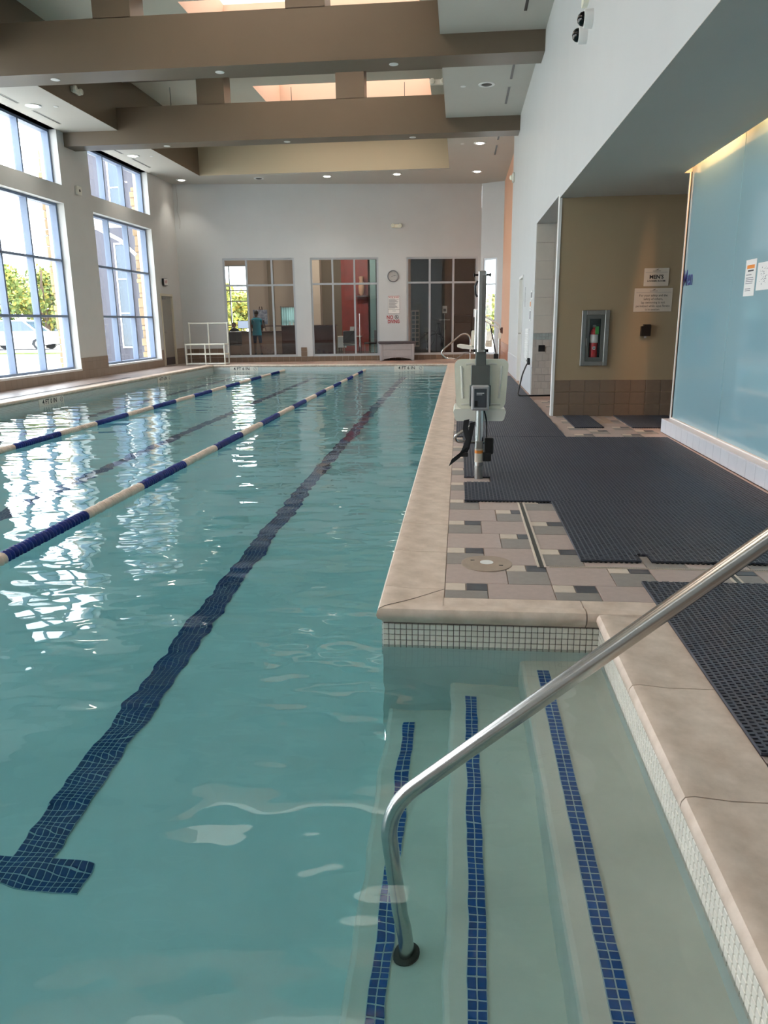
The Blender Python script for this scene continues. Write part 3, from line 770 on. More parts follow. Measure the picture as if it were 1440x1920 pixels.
cb=MB().cbox(-.072,.072,-.095,-.02,.575,.775,.012).build('control_box',M['grey_plastic'],t)
MB().cbox(-.05,.05,-.0985,-.094,.60,.75,.003).build('display',M['screen'],cb)
MB().box(-.046,-.02,-.0995,-.098,.61,.655).build('button_panel',M['black'],cb)
MB().box(-.03,.03,-.0992,-.098,.712,.718).build('print_line',M['paper'],cb); MB().box(-.03,.015,-.0992,-.098,.700,.704).build('print_line',M['paper'],cb)
mt=MB()
mt.cbox(-.030,.030,-.028,.028,1.03,1.655,.006); mast=mt.build('mast',M['steel'],t)
MB().box(.001,.0305,-.0285,-.0278,1.05,1.62).build('mast_label_strip',M['steel_dull'],mast)
for s in (-1,1):
    MB().cyl((s*.03,0,1.625),(s*.058,0,1.625),.008).build('pin',M['black'],mast,True)
    MB().lathe([(.0,s*.052),(.016,s*.056),(.016,s*.066),(0,s*.07)],12,c=(0,0,1.625),axis='X').build('knob',M['black'],mast,True)
MB().tube([(-.036,-.01,1.58),(-.055,-.01,1.54),(-.05,-.01,1.48),(-.036,-.005,1.46)],.008,8).build('release_lever',M['black'],mast,True)
MB().cyl((-.06,0,1.045),(.06,0,1.045),.012).build('pivot_bolt',M['black'],t,True)
MB().cyl((-.044,.03,1.02),(-.040,.03,1.36),.010).build('actuator_rod',M['steel'],t,True)
# seat back: tapered rounded panel with ribs
pts=rrect(.44,.40,.055,6,.008,.775)
pts=[(x*(1-.10*max(0,(.97-z)/.4)),z) for x,z in pts]
sb=MB().prism(pts,.045,.085,'Y').build('seat_back',M['pvc_old'],t,True)
for s in (-1,1):
    q=MB(); q.tube([(.008+s*.165,.046,.92),(.008+s*.16,.044,.90),(.008+s*.148,.044,.68),(.008+s*.145,.046,.66)],.010,8); q.build('rib',M['pvc'],sb,True)
    q=MB(); q.tube([(.008+s*.06,.046,.935),(.008+s*.08,.044,.94),(.008+s*.125,.046,.935)],.008,8); q.build('rib',M['pvc'],sb,True)
    q=MB(); q.tube([(.008+s*.08,.046,.61),(.008+s*.10,.044,.612),(.008+s*.16,.046,.61)],.009,8); q.build('rib',M['pvc'],sb,True)
prof=[(-.205,.575),(.205,.575),(.215,.55),(.20,.49),(.185,.475),(-.185,.475),(-.20,.49),(-.215,.55)]
MB().prism([(x+.0,z) for x,z in prof],.03,.47,'Y').build('seat',M['pvc'],t,True)
MB().tube(bend([(-.05,.2,.47),(-.03,.1,.45),(-.205,.12,.335),(-.19,.16,.285),(.02,.2,.27),(.10,.22,.27)],.035),.013,12).build('footrest_bar',M['steel'],t,True)
def strap(parent,pts,w,name='strap'):
    q=MB(); P=[Vector(p) for p in pts]; wd=Vector(w)
    for a,b2 in zip(P[:-1],P[1:]):
        q._add([a-wd,a+wd,b2+wd,b2-wd],[(0,1,2,3)]); e=Vector((0,.003,0)); q._add([a-wd+e,a+wd+e,b2+wd+e,b2-wd+e],[(3,2,1,0)])
    return q.build(name,M['strap'],parent)
strap(t,[(-.105,.0,.49),(-.115,-.03,.42),(-.09,-.06,.34),(-.12,-.09,.26),(-.16,-.12,.20)],(.022,0,.004))
strap(t,[(-.055,.0,.47),(-.075,-.04,.37),(-.10,-.08,.26),(-.125,-.1,.215)],(.020,0,.004))
strap(t,[(-.11,-.1,.25),(-.17,-.12,.205),(-.235,-.135,.155)],(.012,0,.030),'strap_end')
MB().cbox(-.15,-.09,-.11,-.08,.20,.235,.005).build('buckle',M['black'],t)

# --- far pool lift
t=thing('pool_lift','distant pool lift in profile, its seat facing the water near the peach wall','pool lift',(1.06,21.0,0))
MB().cyl((0,0,0),(0,0,1.06),.04).build('post',M['steel'],t,True)
MB().tube(bend([(0,.05,.95),(0,.05,1.12),(-.07,.05,1.20),(-.62,.05,1.50),(-.66,.05,1.54)],.06),.022,10).build('upper_arm',M['white'],t,True)
MB().tube(bend([(0,-.05,.85),(0,-.05,1.03),(-.07,-.05,1.09),(-.62,-.05,1.38),(-.66,-.05,1.40)],.06),.022,10).build('lower_arm',M['white'],t,True)
MB().cbox(-.70,-.62,-.07,.07,1.36,1.58,.01).build('arm_head',M['white'],t)
MB().tube(bend([(-.66,0,1.40),(-.57,0,1.27),(-.56,0,.52)],.06),.020,10).build('hanger',M['steel'],t,True)
MB().cyl((-.26,0,1.20),(-.07,0,.36),.017).build('actuator',M['black'],t,True)
MB().cbox(-.14,-.02,-.06,.06,.26,.40,.01).build('actuator_motor',M['black'],t)
MB().cbox(.03,.085,-.06,.06,.93,1.09,.008).build('battery',mat('brown_plastic',(86,56,50),.4),t)
MB().cbox(-.03,.05,-.08,-.03,.80,.95,.008).build('control_box',M['pvc'],t)
q=MB(); q.prism(rrect(.12,.44,.05,5,-.69,.80),-.22,.22,'Y'); q.build('seat_back',M['pvc_old'],t,True)
q=MB(); q.prism([(-.62,.60),(-.75,.62),(-1.05,.66),(-1.13,.64),(-1.13,.59),(-1.0,.55),(-.62,.51)],-.22,.22,'Y'); q.build('seat',M['pvc'],t,True)
MB().cbox(-.62,-.56,-.05,.05,.62,.84,.01).build('back_bracket',M['dark_metal'],t)
MB().tube(bend([(-.6,0,.52),(-.72,0,.45),(-.95,.0,.40),(-1.2,0,.24)],.05),.012,8).build('footrest_bar',M['steel_dull'],t,True)

# --- far grab rail
t=thing('grab_rail','looped stainless grab rail at the far corner of the pool','handrail',(.31,22.5,0))
MB().tube(bend([(0,0,0),(0,0,.78),(-.10,0,.91),(-.26,0,.90),(-.80,0,.46),(-.84,0,.36),(-.72,0,.21),(-.40,0,.20),(-.30,0,.0)],.11,7),.024,14).build('tube',M['steel'],t,True)
for x in (0,-.30): MB().lathe([(.024,0),(.05,0),(.05,.012),(.024,.02)],16,c=(x,0,0)).build('flange',M['steel'],t,True)

# --- white pipe rack in the far corner
t=thing('pipe_rack','white plastic pipe rack standing in the far left corner','rack',(-8.08,23.98,0))
def pipe(a,b2,name='pipe'): return MB().cyl(a,b2,.021,n=12).build(name,M['pvc'],t,True)
for x in (-.63,0,.63):
    pipe((x,-.22,.0),(x,-.22,.64),'leg'); pipe((x,.22,0),(x,.22,1.29),'leg')
    pipe((x,-.22,.64),(x,.22,.64)); pipe((x,-.22,.33),(x,.22,.33)); pipe((x,-.22,.03),(x,.22,.03))
for z in (.03,.33,.64):
    for y in (-.22,.22):
        pipe((-.63,y,z),(0,y,z),'rail'); pipe((0,y,z),(.63,y,z),'rail')
pipe((-.63,.22,1.29),(0,.22,1.29),'rail'); pipe((0,.22,1.29),(.63,.22,1.29),'rail')
fit=MB(); fit.ball((0,0,0),.030,n=10,m=6); fme=fit.mesh('fitting',M['pvc'],True)
for x in (-.63,0,.63):
    for z in (.03,.33,.64): put('fitting',fme,t,(x,-.22,z))
    put('fitting',fme,t,(x,.22,1.29))
for z in (.34,.04): MB().box(-.61,.61,-.2,.2,z-.015,z-.008).build('shelf_mesh',mat('grey_mesh',(120,118,110),.8),t)

# --- things on and along the far wall (local frame of the wall)
def on_far(name,label,cat,u,z,group=None,off=0.0):
    c2,s2=math.cos(FR),math.sin(FR)
    return thing(name,label,cat,(FA.x+c2*u+s2*off,FA.y+s2*u-c2*off,z),FR,group)
t=on_far('storage_bench','grey resin storage bench with dark lid below the pool rules sign','bench',7.13,0,off=.27)
q=MB(); q.prism([(-.57,0),(-.50,0),(-.44,.05),(-.2,.10),(0,.11),(.2,.10),(.44,.05),(.50,0),(.57,0),(.585,.55),(-.585,.55)],-.22,.22,'Y'); bd=q.build('body',M['grey_plastic'],t)
for s in (-1,1): MB().cbox(s*.53-.035,s*.53+.035,-.235,-.215,.02,.55,.006).build('corner_post',M['grey_plastic'],bd)
for z0,z1 in ((.14,.33),(.36,.52)): MB().cbox(-.48,.48,-.229,-.219,z0,z1,.006).build('panel',M['grey_plastic'],bd)
MB().cbox(-.62,.62,-.25,.25,.55,.635,.02).build('lid',M['lid_dark'],t)
t=on_far('wall_clock','round white wall clock with grey rim on the far wall','clock',7.04,2.74)
MB().lathe([(.0,0),(.185,0),(.19,-.03),(.175,-.045),(.16,-.04),(.158,-.022)],40,axis='Y').build('rim',mat('clock_rim',(128,130,134),.4,metal=.4),t,True)
MB().lathe([(0,-.024),(.159,-.024)],40,axis='Y').build('dial',M['paper'],t)
q=MB()
for k in range(12):
    a=R(30*k); q.box(.125*math.cos(a)-.006,.125*math.cos(a)+.006,-.027,-.024,.125*math.sin(a)-.006,.125*math.sin(a)+.006)
q.build('hour_marks',M['ink_grey'],t)
for ln,ang,w in ((.075,20,.006),(.115,14,.004),(-.06,16,.004)):
    a=R(ang); MB().cyl((0,-.03,0),(ln*math.cos(a),-.03,ln*math.sin(a)),w,n=6).build('hand',M['ink_grey'],t)
t=on_far('pool_rules_sign','framed pool rules sign with red heading under the clock','sign',7.06,1.82)
MB().box(-.205,.205,-.012,0,-.29,.29).build('board',M['paper'],t)
MB().box(-.20,.20,-.0128,-.0122,.275,.288).build('red_border',M['ink_red'],t)
for x in (-.2,.19): MB().box(x,x+.01,-.0135,-.012,-.285,.285).build('border',M['ink_grey'],t)
MB().box(-.2,.2,-.0135,-.012,-.288,-.278).build('border',M['ink_grey'],t)
text('lettering','POOL RULES',.062,M['ink_red'],t,(0,-.0135,.235),(R(90),0,0),sx=.95,bold=.001)
q=MB()
for k in range(15):
    z=.185-k*.021; q.box(-.17,.17-random.uniform(0,.14),-.0135,-.012,z-.005,z+.005)
q.build('text_lines',M['ink_grey'],t)
MB().box(-.19,.19,-.0135,-.012,-.158,-.150).build('rule_line',M['ink'],t)
MB().box(-.05,.06,-.0135,-.012,-.205,-.195).build('text_lines',M['ink_grey'],t)
t=on_far('no_diving_sign','red NO DIVING lettering with a crossed-out symbol on the far wall','sign',7.05,1.335)
text('lettering','NO',.165,M['ink_red'],t,(-.125,-.003,.075),(R(90),0,0),sx=.85,bold=.004)
text('lettering','DIVING',.165,M['ink_red'],t,(0,-.003,-.065),(R(90),0,0),sx=.72,bold=.004)
q=MB(); q.tube([(.105+.06*math.cos(a*math.pi/12),-.004,.085+.06*math.sin(a*math.pi/12)) for a in range(25)],.006,6)
q.cyl((.065,-.004,.125),(.145,-.004,.045),.006,n=6); q.cyl((.07,-.004,.05),(.12,-.004,.095),.008,n=6); q.cyl((.085,-.004,.115),(.10,-.004,.105),.010,n=6); q.build('crossed_diver_symbol',M['ink'],t)
def twin_light(t,m='pvc'):
    MB().cbox(-.16,.16,-.07,0,-.055,.055,.015).build('housing',M[m],t)
    for s in (-1,1):
        h=MB().lathe([(.045,-.04),(.06,-.06),(.06,-.10),(.05,-.115),(0,-.118)],14,c=(s*.12,0,.01),axis='Y').build('lamp_head',M[m],t,True)
        MB().lathe([(.04,-.119),(0,-.121)],14,c=(s*.12,0,.01),axis='Y').build('lens',M['glass_clear'],h,True)
t=on_far('emergency_light','cream twin-head emergency light high on the far wall','emergency light',7.16,4.31); twin_light(t,'pvc_old')
# hanging cable in the far corner
t=on_far('wall_cable','thin grey cable hanging loose in the far left corner','cable',.12,4.6)
MB().tube([(0,-.02,.95),(.02,-.02,.5),(-.02,-.02,.2),(.06,-.02,-.1),(.03,-.02,-.35)],.006,6).build('cable',M['grey_plastic'],t,True)

# --- left wall things
t=thing('wall_sensor','small white box sensor on the side wall between the windows','sensor',(-9.2,18.56,4.41),R(90))
MB().cbox(-.11,.11,-.06,0,-.10,.10,.01).build('housing',M['pvc'],t); MB().lathe([(.035,-.06),(.03,-.068),(0,-.07)],14,axis='Y').build('lens',M['bulb_off'],t,True)
t=thing('exit_sign','small exit sign over the grey side door','exit sign',(-9.2,23.6,2.55),R(90))
MB().cbox(-.16,.16,-.07,0,-.10,.10,.008).build('housing',M['black'],t); MB().box(-.15,.15,-.074,-.07,-.09,.09).build('face',M['paper'],t)
text('lettering','EXIT',.12,M['ink_red'],t,(0,-.0745,0),(R(90),0,0),sx=.9,bold=.002)
d=thing('door_1','grey metal door in the far left corner',None,(-9.2,23.2,0),R(90),kind='structure')
MB().box(0,.06,-.02,.2,0,2.2).build('frame_side',M['door'],d); MB().box(.94,1.0,-.02,.2,0,2.2).build('frame_side',M['door'],d); MB().box(.06,.94,-.02,.2,2.13,2.2).build('frame_head',M['door'],d)
lf2=MB().box(.065,.935,.03,.075,.01,2.125).build('leaf',M['door_grey'],d)
MB().cbox(.10,.16,.0,.03,.98,1.08,.006).build('lock_plate',M['steel_dull'],lf2); MB().tube(bend([(.13,.03,1.03),(.13,-.035,1.03),(.24,-.035,1.03)],.02),.011,8).build('handle',M['steel'],lf2,True)
MB().cbox(.08,.34,-.05,.03,2.02,2.10,.01).build('closer',M['steel_dull'],lf2)
MB().box(.07,.93,.026,.031,.02,.25).build('kick_plate',M['lid_dark'],lf2)
# emergency lights high in the coffer
t=thing('emergency_light','emergency light on the left side wall of the ceiling coffer','emergency light',(-7.879,16.2,5.9),R(90)); twin_light(t)
t=thing('emergency_light','emergency light on the ceiling beam nearer the far wall','emergency light',(-.55,18.14,6.30),0); twin_light(t)

# --- recessed ceiling lights
def downlight(x,y,lit,z,label,group='recessed ceiling lights'):
    t=thing('downlight',label,'ceiling light',(x,y,z),0,group)
    MB().lathe([(.10,.001),(.155,.001),(.155,-.012),(.135,-.016),(.10,-.008)],28).build('trim_ring',M['white'],t,True)
    MB().lathe([(.101,-.009),(.07,-.022),(0,-.028)],28).build('lamp',M['bulb'] if lit else M['bulb_off'],t,True)
    if lit:
        l=bpy.data.lights.new('downlight_beam','SPOT'); l.energy=60; l.spot_size=R(95); l.spot_blend=.7; l.shadow_soft_size=.08; l.color=(1,.93,.82)
        lo=bpy.data.objects.new('downlight_beam',l); COL.objects.link(lo); lo.parent=t; lo.location=(0,0,-.03)
DL=[(-8.66,15.97,1,'lit downlight in the left soffit before the second beam'),(-8.65,20.76,1,'lit downlight in the left soffit above the far window'),
    (-8.65,24.3,1,'lit downlight in the far left corner of the soffit'),(-6.23,24.42,0,'unlit downlight in the far soffit'),
    (-4.1,24.42,1,'lit downlight in the far soffit above the red panel window'),(-1.96,24.42,1,'lit downlight in the far soffit above the clock'),
    (.45,24.4,1,'lit downlight in the far soffit above the slim window'),(.44,20.68,1,'lit downlight in the right soffit beyond the second beam'),(.44,15.83,0,'unlit black downlight in the right soffit between the beams'),
    ]
for x,y,l,lb in DL: downlight(x,y,l,SOF,lb)
for (y,nm) in ((13.45,'nearest'),(18.44,'second')):
    for x,pos in ((-6.85,'window side'),(-4.0,'middle'),(-1.12,'deck side')):
        t=thing('beam_spot','small white spot under the %s beam, %s'%(nm,pos),'ceiling light',(x,y,5.3),0,'small spots under the beams')
        MB().lathe([(.075,.001),(.075,-.006),(.06,-.008)],20).build('trim_ring',M['white'],t,True); MB().lathe([(.061,-.007),(0,-.005)],20).build('lamp',M['bulb_dim'],t,True)
for x,y,lb in ((-8.25,16.1,'white sprinkler dot in the left soffit before the second beam'),(-8.2,20.9,'white sprinkler dot in the left soffit beyond the second beam'),(-.0,15.9,'white sprinkler dot in the right soffit between the beams'),(-.0,20.7,'white sprinkler dot in the right soffit beyond the second beam')):
    t=thing('sprinkler',lb,'sprinkler',(x,y,SOF)); MB().lathe([(.05,.001),(.05,-.006),(.03,-.01),(0,-.01)],16).build('cover_plate',M['white'],t,True)
def slot(x0,x1,y0,y1,lb):
    t=thing('slot_diffuser',lb,'air diffuser',((x0+x1)/2,(y0+y1)/2,SOF),0,'slot diffusers in the soffit'); w,h=(x1-x0)/2,(y1-y0)/2
    q=MB(); q.box(-w-.012,-w,-h,h,-.006,.001); q.box(w,w+.012,-h,h,-.006,.001); q.box(-w,w,-h-.012,-h,-.006,.001); q.box(-w,w,h,h+.012,-.006,.001); q.build('frame',M['ceil'],t)
    MB().box(-w,w,-h,h,-.002,.001).build('slot',M['black'],t)
slot(-8.88,-8.84,14.2,15.75,'slot diffuser in the left soffit nearest the viewer'); slot(-8.88,-8.84,16.3,17.4,'slot diffuser in the left soffit just before the second beam')
slot(-8.85,-8.81,19.4,20.5,'slot diffuser in the left soffit just beyond the second beam'); slot(-8.85,-8.81,21.1,22.3,'slot diffuser in the left soffit nearest the far corner')
slot(.855,.90,11.6,12.4,'black slot diffuser in the right soffit before the nearest beam'); slot(.855,.90,14.7,15.55,'black slot diffuser just beyond the nearest beam on the right')
slot(.855,.90,16.05,17.2,'black slot diffuser just before the second beam on the right'); slot(.85,.895,19.9,20.4,'short black slot diffuser beyond the second beam on the right'); slot(.85,.895,20.97,22.1,'black slot diffuser in the right soffit nearest the peach wall')
slot(-6.07,-4.73,23.85,23.88,'thin slot diffuser over the far wall, leftmost'); slot(-3.84,-2.58,23.85,23.88,'thin slot diffuser over the far wall, middle'); slot(-1.58,-.35,23.85,23.88,'thin slot diffuser over the far wall, rightmost')

# --- right wall things
def dome_cam(y,z,lb):
    t=thing('dome_camera',lb,'camera',(1.25,y,z),0,'dome cameras on the right wall')
    MB().lathe([(0,0),(.085,0),(.085,-.075),(.078,-.085),(.06,-.087)],24,axis='X').build('housing',M['white'],t,True)
    MB().lathe([(.066,-.084),(.058,-.115),(.036,-.138),(0,-.146)],24,axis='X').build('dome',mat('smoked_dome',(10,12,16),.08),t,True)
dome_cam(8.46,4.13,'upper dome security camera on the white upper wall'); dome_cam(8.80,4.10,'lower dome security camera, farther along the white upper wall')
t=thing('wall_horn','cream rounded alarm horn on the upper wall above the dome cameras','alarm',(1.25,8.84,4.45),R(-90))
MB().prism(rrect(.18,.16,.05,5),-.05,0,'Y').build('housing',M['pvc_old'],t,True)
t=thing('wall_strobe','white alarm strobe high on the right wall near the peach wall','alarm',(1.25,19.5,4.57),R(-90))
MB().cbox(-.09,.09,-.06,0,-.10,.10,.012).build('housing',M['pvc'],t); MB().lathe([(.05,-.06),(.06,-.09),(.03,-.12),(0,-.12)],14,axis='Y').build('lens',M['pvc_old'],t,True)
d=thing('door_2','white door in the right wall with lever handle',None,(1.25,16.75,0),R(-90),kind='structure')
for a in (0,.90): MB().box(a,a+.05,-.02,.3,0,2.15).build('frame_side',M['white'],d)
MB().box(.05,.90,-.02,.3,2.10,2.15).build('frame_head',M['white'],d)
lf2=MB().box(.055,.895,.06,.105,.01,2.095).build('leaf',M['door'],d)
MB().tube(bend([(.13,.06,1.0),(.13,-.01,1.0),(.25,-.01,1.0)],.02),.012,8).build('handle',M['steel'],lf2,True); MB().cbox(.10,.16,.045,.062,.93,1.07,.004).build('lock_plate',M['steel_dull'],lf2)
for z in (.3,1.1,1.85): MB().cyl((.895,.05,z-.05),(.895,.05,z+.05),.01,n=8).build('hinge',M['steel_dull'],lf2,True)
# wainscot band on the right wall
MB().box(0,3.25,-.010,.001,0,.48).build('wainscot',mat('white_wainscot',(196,200,204),.35),wr2); MB().box(4.3,6.55,-.010,.001,0,.48).build('wainscot',mat('white_wainscot_b',(196,200,204),.35),wr2)
def on_right(name,lb,cat,y,z,group=None): return thing(name,lb,cat,(1.25,y,z),R(-90),group)
t=on_right('wall_lettering','narrow strip of faded grey print on the right wall before the door','sign',15.3,1.7)
q=MB(); [q.box(-.05+.01*(k%3),.05-.012*(k%4),-.003,0,.17-k*.028,.185-k*.028) for k in range(13)]; q.build('faded_print',M['ink_grey'],t)
for y,z,w,h,m,lb in ((13.84,1.70,.24,.15,'paper','small white notice near the alcove corner, top of three'),(14.0,1.55,.2,.14,'ink_orange','small orange notice near the alcove corner, middle of three'),(14.0,1.36,.2,.2,'paper','small white notice near the alcove corner, lowest of three')):
    t=on_right('wall_notice',lb,'notice',y,z,'notices near the alcove'); MB().box(-w/2,w/2,-.012,0,-h/2,h/2).build('board',M['white'],t); MB().box(-w/2+.02,w/2-.02,-.013,-.0115,-h/2+.03,h/2-.03).build('print',M['ink_grey'] if m=='paper' else M[m],t)
t=on_right('louver_grille','white ribbed wall grille low on the right wall beside the hose','grille',14.45,.85)
MB().box(-.30,.30,-.02,0,-.27,.27).build('frame',M['white'],t)
sl=MB().cbox(-.27,.27,-.036,-.018,-.008,.008,.004).mesh('slat',M['white'])
for k in range(16): put('slat',sl,t,(0,0,-.24+k*.032))
t=thing('hose','black hose drooping from the right wall and lying across the alcove floor','hose',(1.25,13.75,0))
MB().tube(bend([(-.01,.1,.55),(-.06,-.02,.52),(-.16,-.3,.35),(-.22,-.5,.12),(-.26,-.68,.017),(.0,-.62,.017),(.30,-.56,.017)],.12,8),.013,10).build('hose_pipe',M['black'],t,True)
MB().cbox(-.05,.0,.05,.15,.50,.62,.01).build('tap_box',M['black'],t)
MB().cyl((-.06,.1,.56),(-.02,.1,.62),.012).build('tap',M['steel'],t,True)
t=thing('wall_outlet','black square outlet cover in the shower alcove tiles','outlet',(1.405,13.436,.80))
MB().cbox(-.055,.055,-.012,.004,-.055,.055,.004).build('cover',M['black'],t)
t=thing('shower_valve','chrome valve handle at the alcove edge','valve',(1.45,10.75,.44))
MB().cyl((.3,0,0),(-.03,0,0),.012).build('lever',M['steel'],t,True); MB().cyl((.02,0,.02),(.02,0,-.20),.016).build('body',M['steel'],t,True); MB().cbox(0,.06,-.03,.03,-.24,-.18,.006).build('valve_box',M['grey_plastic'],t)

# --- beige wall: extinguisher cabinet, signs, dispenser
t=thing('extinguisher_cabinet','grey metal fire extinguisher cabinet with glass door on the beige wall','cabinet',(1.778,10.45,1.033))
q=MB(); q.cbox(-.178,-.12,-.045,0,-.358,.358,.005); q.cbox(.12,.178,-.045,0,-.358,.358,.005); q.cbox(-.12,.12,-.045,0,.30,.358,.005); q.cbox(-.12,.12,-.045,0,-.358,-.30,.005); q.build('outer_frame',M['steel_dull'],t)
q=MB(); q.box(-.12,-.075,-.03,-.01,-.30,.30); q.box(.075,.12,-.03,-.01,-.30,.30); q.box(-.075,.075,-.03,-.01,.25,.30); q.box(-.075,.075,-.03,-.01,-.30,-.25); dr=q.build('door_frame',M['dark_metal'],t)
MB().quad((-.075,-.02,-.25),(.075,-.02,-.25),(.075,-.02,.25),(-.075,-.02,.25)).build('pane',M['glass_clear'],dr)
q=MB(); q.box(-.12,.12,.09,.095,-.30,.30); q.box(-.122,-.12,-.01,.09,-.30,.30); q.box(.12,.122,-.01,.09,-.30,.30); q.box(-.12,.12,-.01,.09,-.302,-.30); q.box(-.12,.12,-.01,.09,.30,.302); q.build('liner',M['black'],t)
MB().cyl((-.105,-.04,-.1),(-.105,-.04,.0),.005,n=8).build('handle',M['steel'],dr,True)
t=thing('fire_extinguisher','red fire extinguisher with white label and green tag in the wall cabinet','fire extinguisher',(1.778,10.488,.735))
MB().lathe([(.0,0),(.048,.0),(.053,.012),(.053,.36),(.045,.395),(.022,.415),(.018,.44)],24).build('cylinder',M['red'],t,True)
MB().lathe([(.0535,.24),(.0535,.345)],24).build('white_label',M['paper'],t,True)
p=MB().cbox(-.016,.016,-.0545,-.052,.15,.19,.001).build('square_sticker',M['paper'],t); MB().lathe([(.010,-.0555),(0,-.0556)],12,c=(0,0,.17),axis='Y').build('dot',M['ink'],p)
MB().cbox(-.02,.02,-.02,.02,.435,.465,.004).build('valve',M['steel_dull'],t); MB().tube([(-.0,.0,.465),(.03,-.01,.49),(.06,-.01,.485)],.007,8).build('lever',M['black'],t,True)
MB().tube(bend([(.02,0,.45),(.06,0,.43),(.062,0,.25),(.056,0,.08)],.03),.008,8).build('hose',M['black'],t,True)
MB().cbox(.005,.05,-.056,-.05,.35,.45,.002).build('inspection_tag',M['green'],t)
def swoosh(t,z,w):
    q=MB(); q.prism([(-.02,z),(.012,z+.008),(.03,z+.022),(.0,z+.012)],-.0125,-.012,'Y'); q.box(-.05,.05,-.0125,-.0119,z-.009,z-.005); q.build('emblem',M['ink'],t)
    MB().box(-w,w,-.0124,-.0119,z-.026,z-.023).build('rule_line',M['ink_grey'],t)
t=thing('mens_locker_sign',"small white MEN'S locker room sign on the beige wall",'sign',(2.52,10.45,1.797))
MB().cbox(-.155,.155,-.0118,0,-.112,.112,.002).build('board',M['paper_dim'],t); swoosh(t,.082,.14)
text('lettering',"MEN'S",.066,M['ink'],t,(0,-.0122,.0),(R(90),0,0),bold=.0018); text('lettering','LOCKER ROOM',.032,M['ink'],t,(0,-.0122,-.05),(R(90),0,0),bold=.0008)
t=thing('safety_sign','white safety notice about lap swimming under the locker room sign','sign',(2.498,10.45,1.512))
MB().cbox(-.24,.24,-.0118,0,-.148,.148,.002).build('board',M['paper_dim'],t); swoosh(t,.118,.22)
for k,s in enumerate(('For your safety and the','safety of others,','lap swimming is not','permitted while aqua fitness','is in session.')):
    text('lettering',s,.041,M['ink'],t,(0,-.0122,.056-k*.044),(R(90),0,0),sx=.92)
t=thing('soap_dispenser','small black wall dispenser under the safety notice','dispenser',(2.425,10.45,1.13))
q=MB(); q.prism([(-.06,-.075),(.06,-.075),(.062,.06),(.05,.075),(-.03,.075),(-.03,.055),(-.058,.05)],-.07,0,'Y'); q.build('housing',M['black'],t); MB().cyl((0,-.04,-.075),(0,-.04,-.10),.015).build('nozzle',M['grey_plastic'],t,True)

# --- on the blue glass
t=thing('men_lettering','dark blue Men lettering on the edge of the blue glass wall','sign',(2.459,8.80,1.695),R(-90))
text('lettering','Men',.23,M['ink_blue'],t,(0,-.001,0),(R(90),0,0),sx=.86,bold=.004)
t=thing('paper_notice','white paper notice with orange heading taped to the blue glass','notice',(2.459,6.97,1.606),R(-90))
MB().box(-.12,.12,-.002,0,-.15,.15).build('sheet',M['paper'],t); MB().box(-.085,.085,-.0026,-.002,.075,.105).build('orange_heading',M['ink_orange'],t); MB().box(-.06,.07,-.0026,-.002,.052,.064).build('black_heading',M['ink'],t)
q=MB(); [q.box(-.09,.09-random.uniform(0,.06),-.0026,-.002,z-.003,z+.003) for z in (.025,.0,-.015,-.03,-.045,-.09,-.105)]; q.build('text_lines',M['ink_grey'],t)
t=thing('paper_sheet','wide white printed sheet taped to the blue glass at the frame edge','notice',(2.459,6.68,1.605),R(-90))
MB().box(-.13,.13,-.002,0,-.11,.11).build('sheet',M['paper'],t)
q=MB(); random.seed(3)
for k in range(40):
    x,z=random.uniform(-.07,.07),random.uniform(-.07,.07); q.box(x,x+random.uniform(.004,.02),-.0026,-.002,z,z+.004)
q.build('faint_map_print',M['ink_grey'],t)
# warm light strips in the slot above the glass
for y,w,lb in ((8.15,1.25,'warm light strip above the glass panel nearest the passage'),(6.3,1.6,'warm light strip above the glass panel with the paper notices')):
    t=thing('light_strip',lb,'ceiling light',(2.405,y,3.058),0,'warm light strips above the blue glass')
    q=MB(); q.box(-.028,-.022,-w/2,w/2,-.010,.0); q.box(.028,.034,-w/2,w/2,-.010,.0); q.build('channel',M['white'],t)
    MB().box(-.020,.020,-w/2,w/2,-.004,0).build('tube',M['warm'],t)
    l=bpy.data.lights.new('strip_beam','AREA'); l.shape='RECTANGLE'; l.size=.03; l.size_y=w; l.energy=15; l.color=(1,.48,.20)
    lo=bpy.data.objects.new('strip_beam',l); COL.objects.link(lo); lo.parent=t; lo.location=(0,0,-.016); lo.rotation_euler=(0,R(-4),0)

# thin rods hanging in the coffer, drain slot on the window side
for x,y,lb in ((-4.19,20.0,'thin rod hanging in the coffer, middle one'),(-1.41,20.0,'thin rod hanging in the coffer on the deck side'),(-7.1,19.6,'thin rod hanging in the coffer on the window side')):
    t=thing('hanging_rod',lb,'rod',(x,y,6.0)); MB().cyl((0,0,0),(0,0,.862),.007,n=8).build('rod',M['dark_metal'],t,True); MB().lathe([(0,-.03),(.03,-.02),(.03,0),(.01,.02)],12).build('end_fitting',M['steel_dull'],t,True)
t=thing('slot_drain','long dark drain slot in the deck below the tall windows','drain',(-8.2,14.0,0))
MB().box(-.035,.035,-6,4.3,0,.003).build('frame',M['steel_dull'],t); MB().box(-.022,.022,-6,4.28,.003,.0042).build('slot',M['mat2'],t)
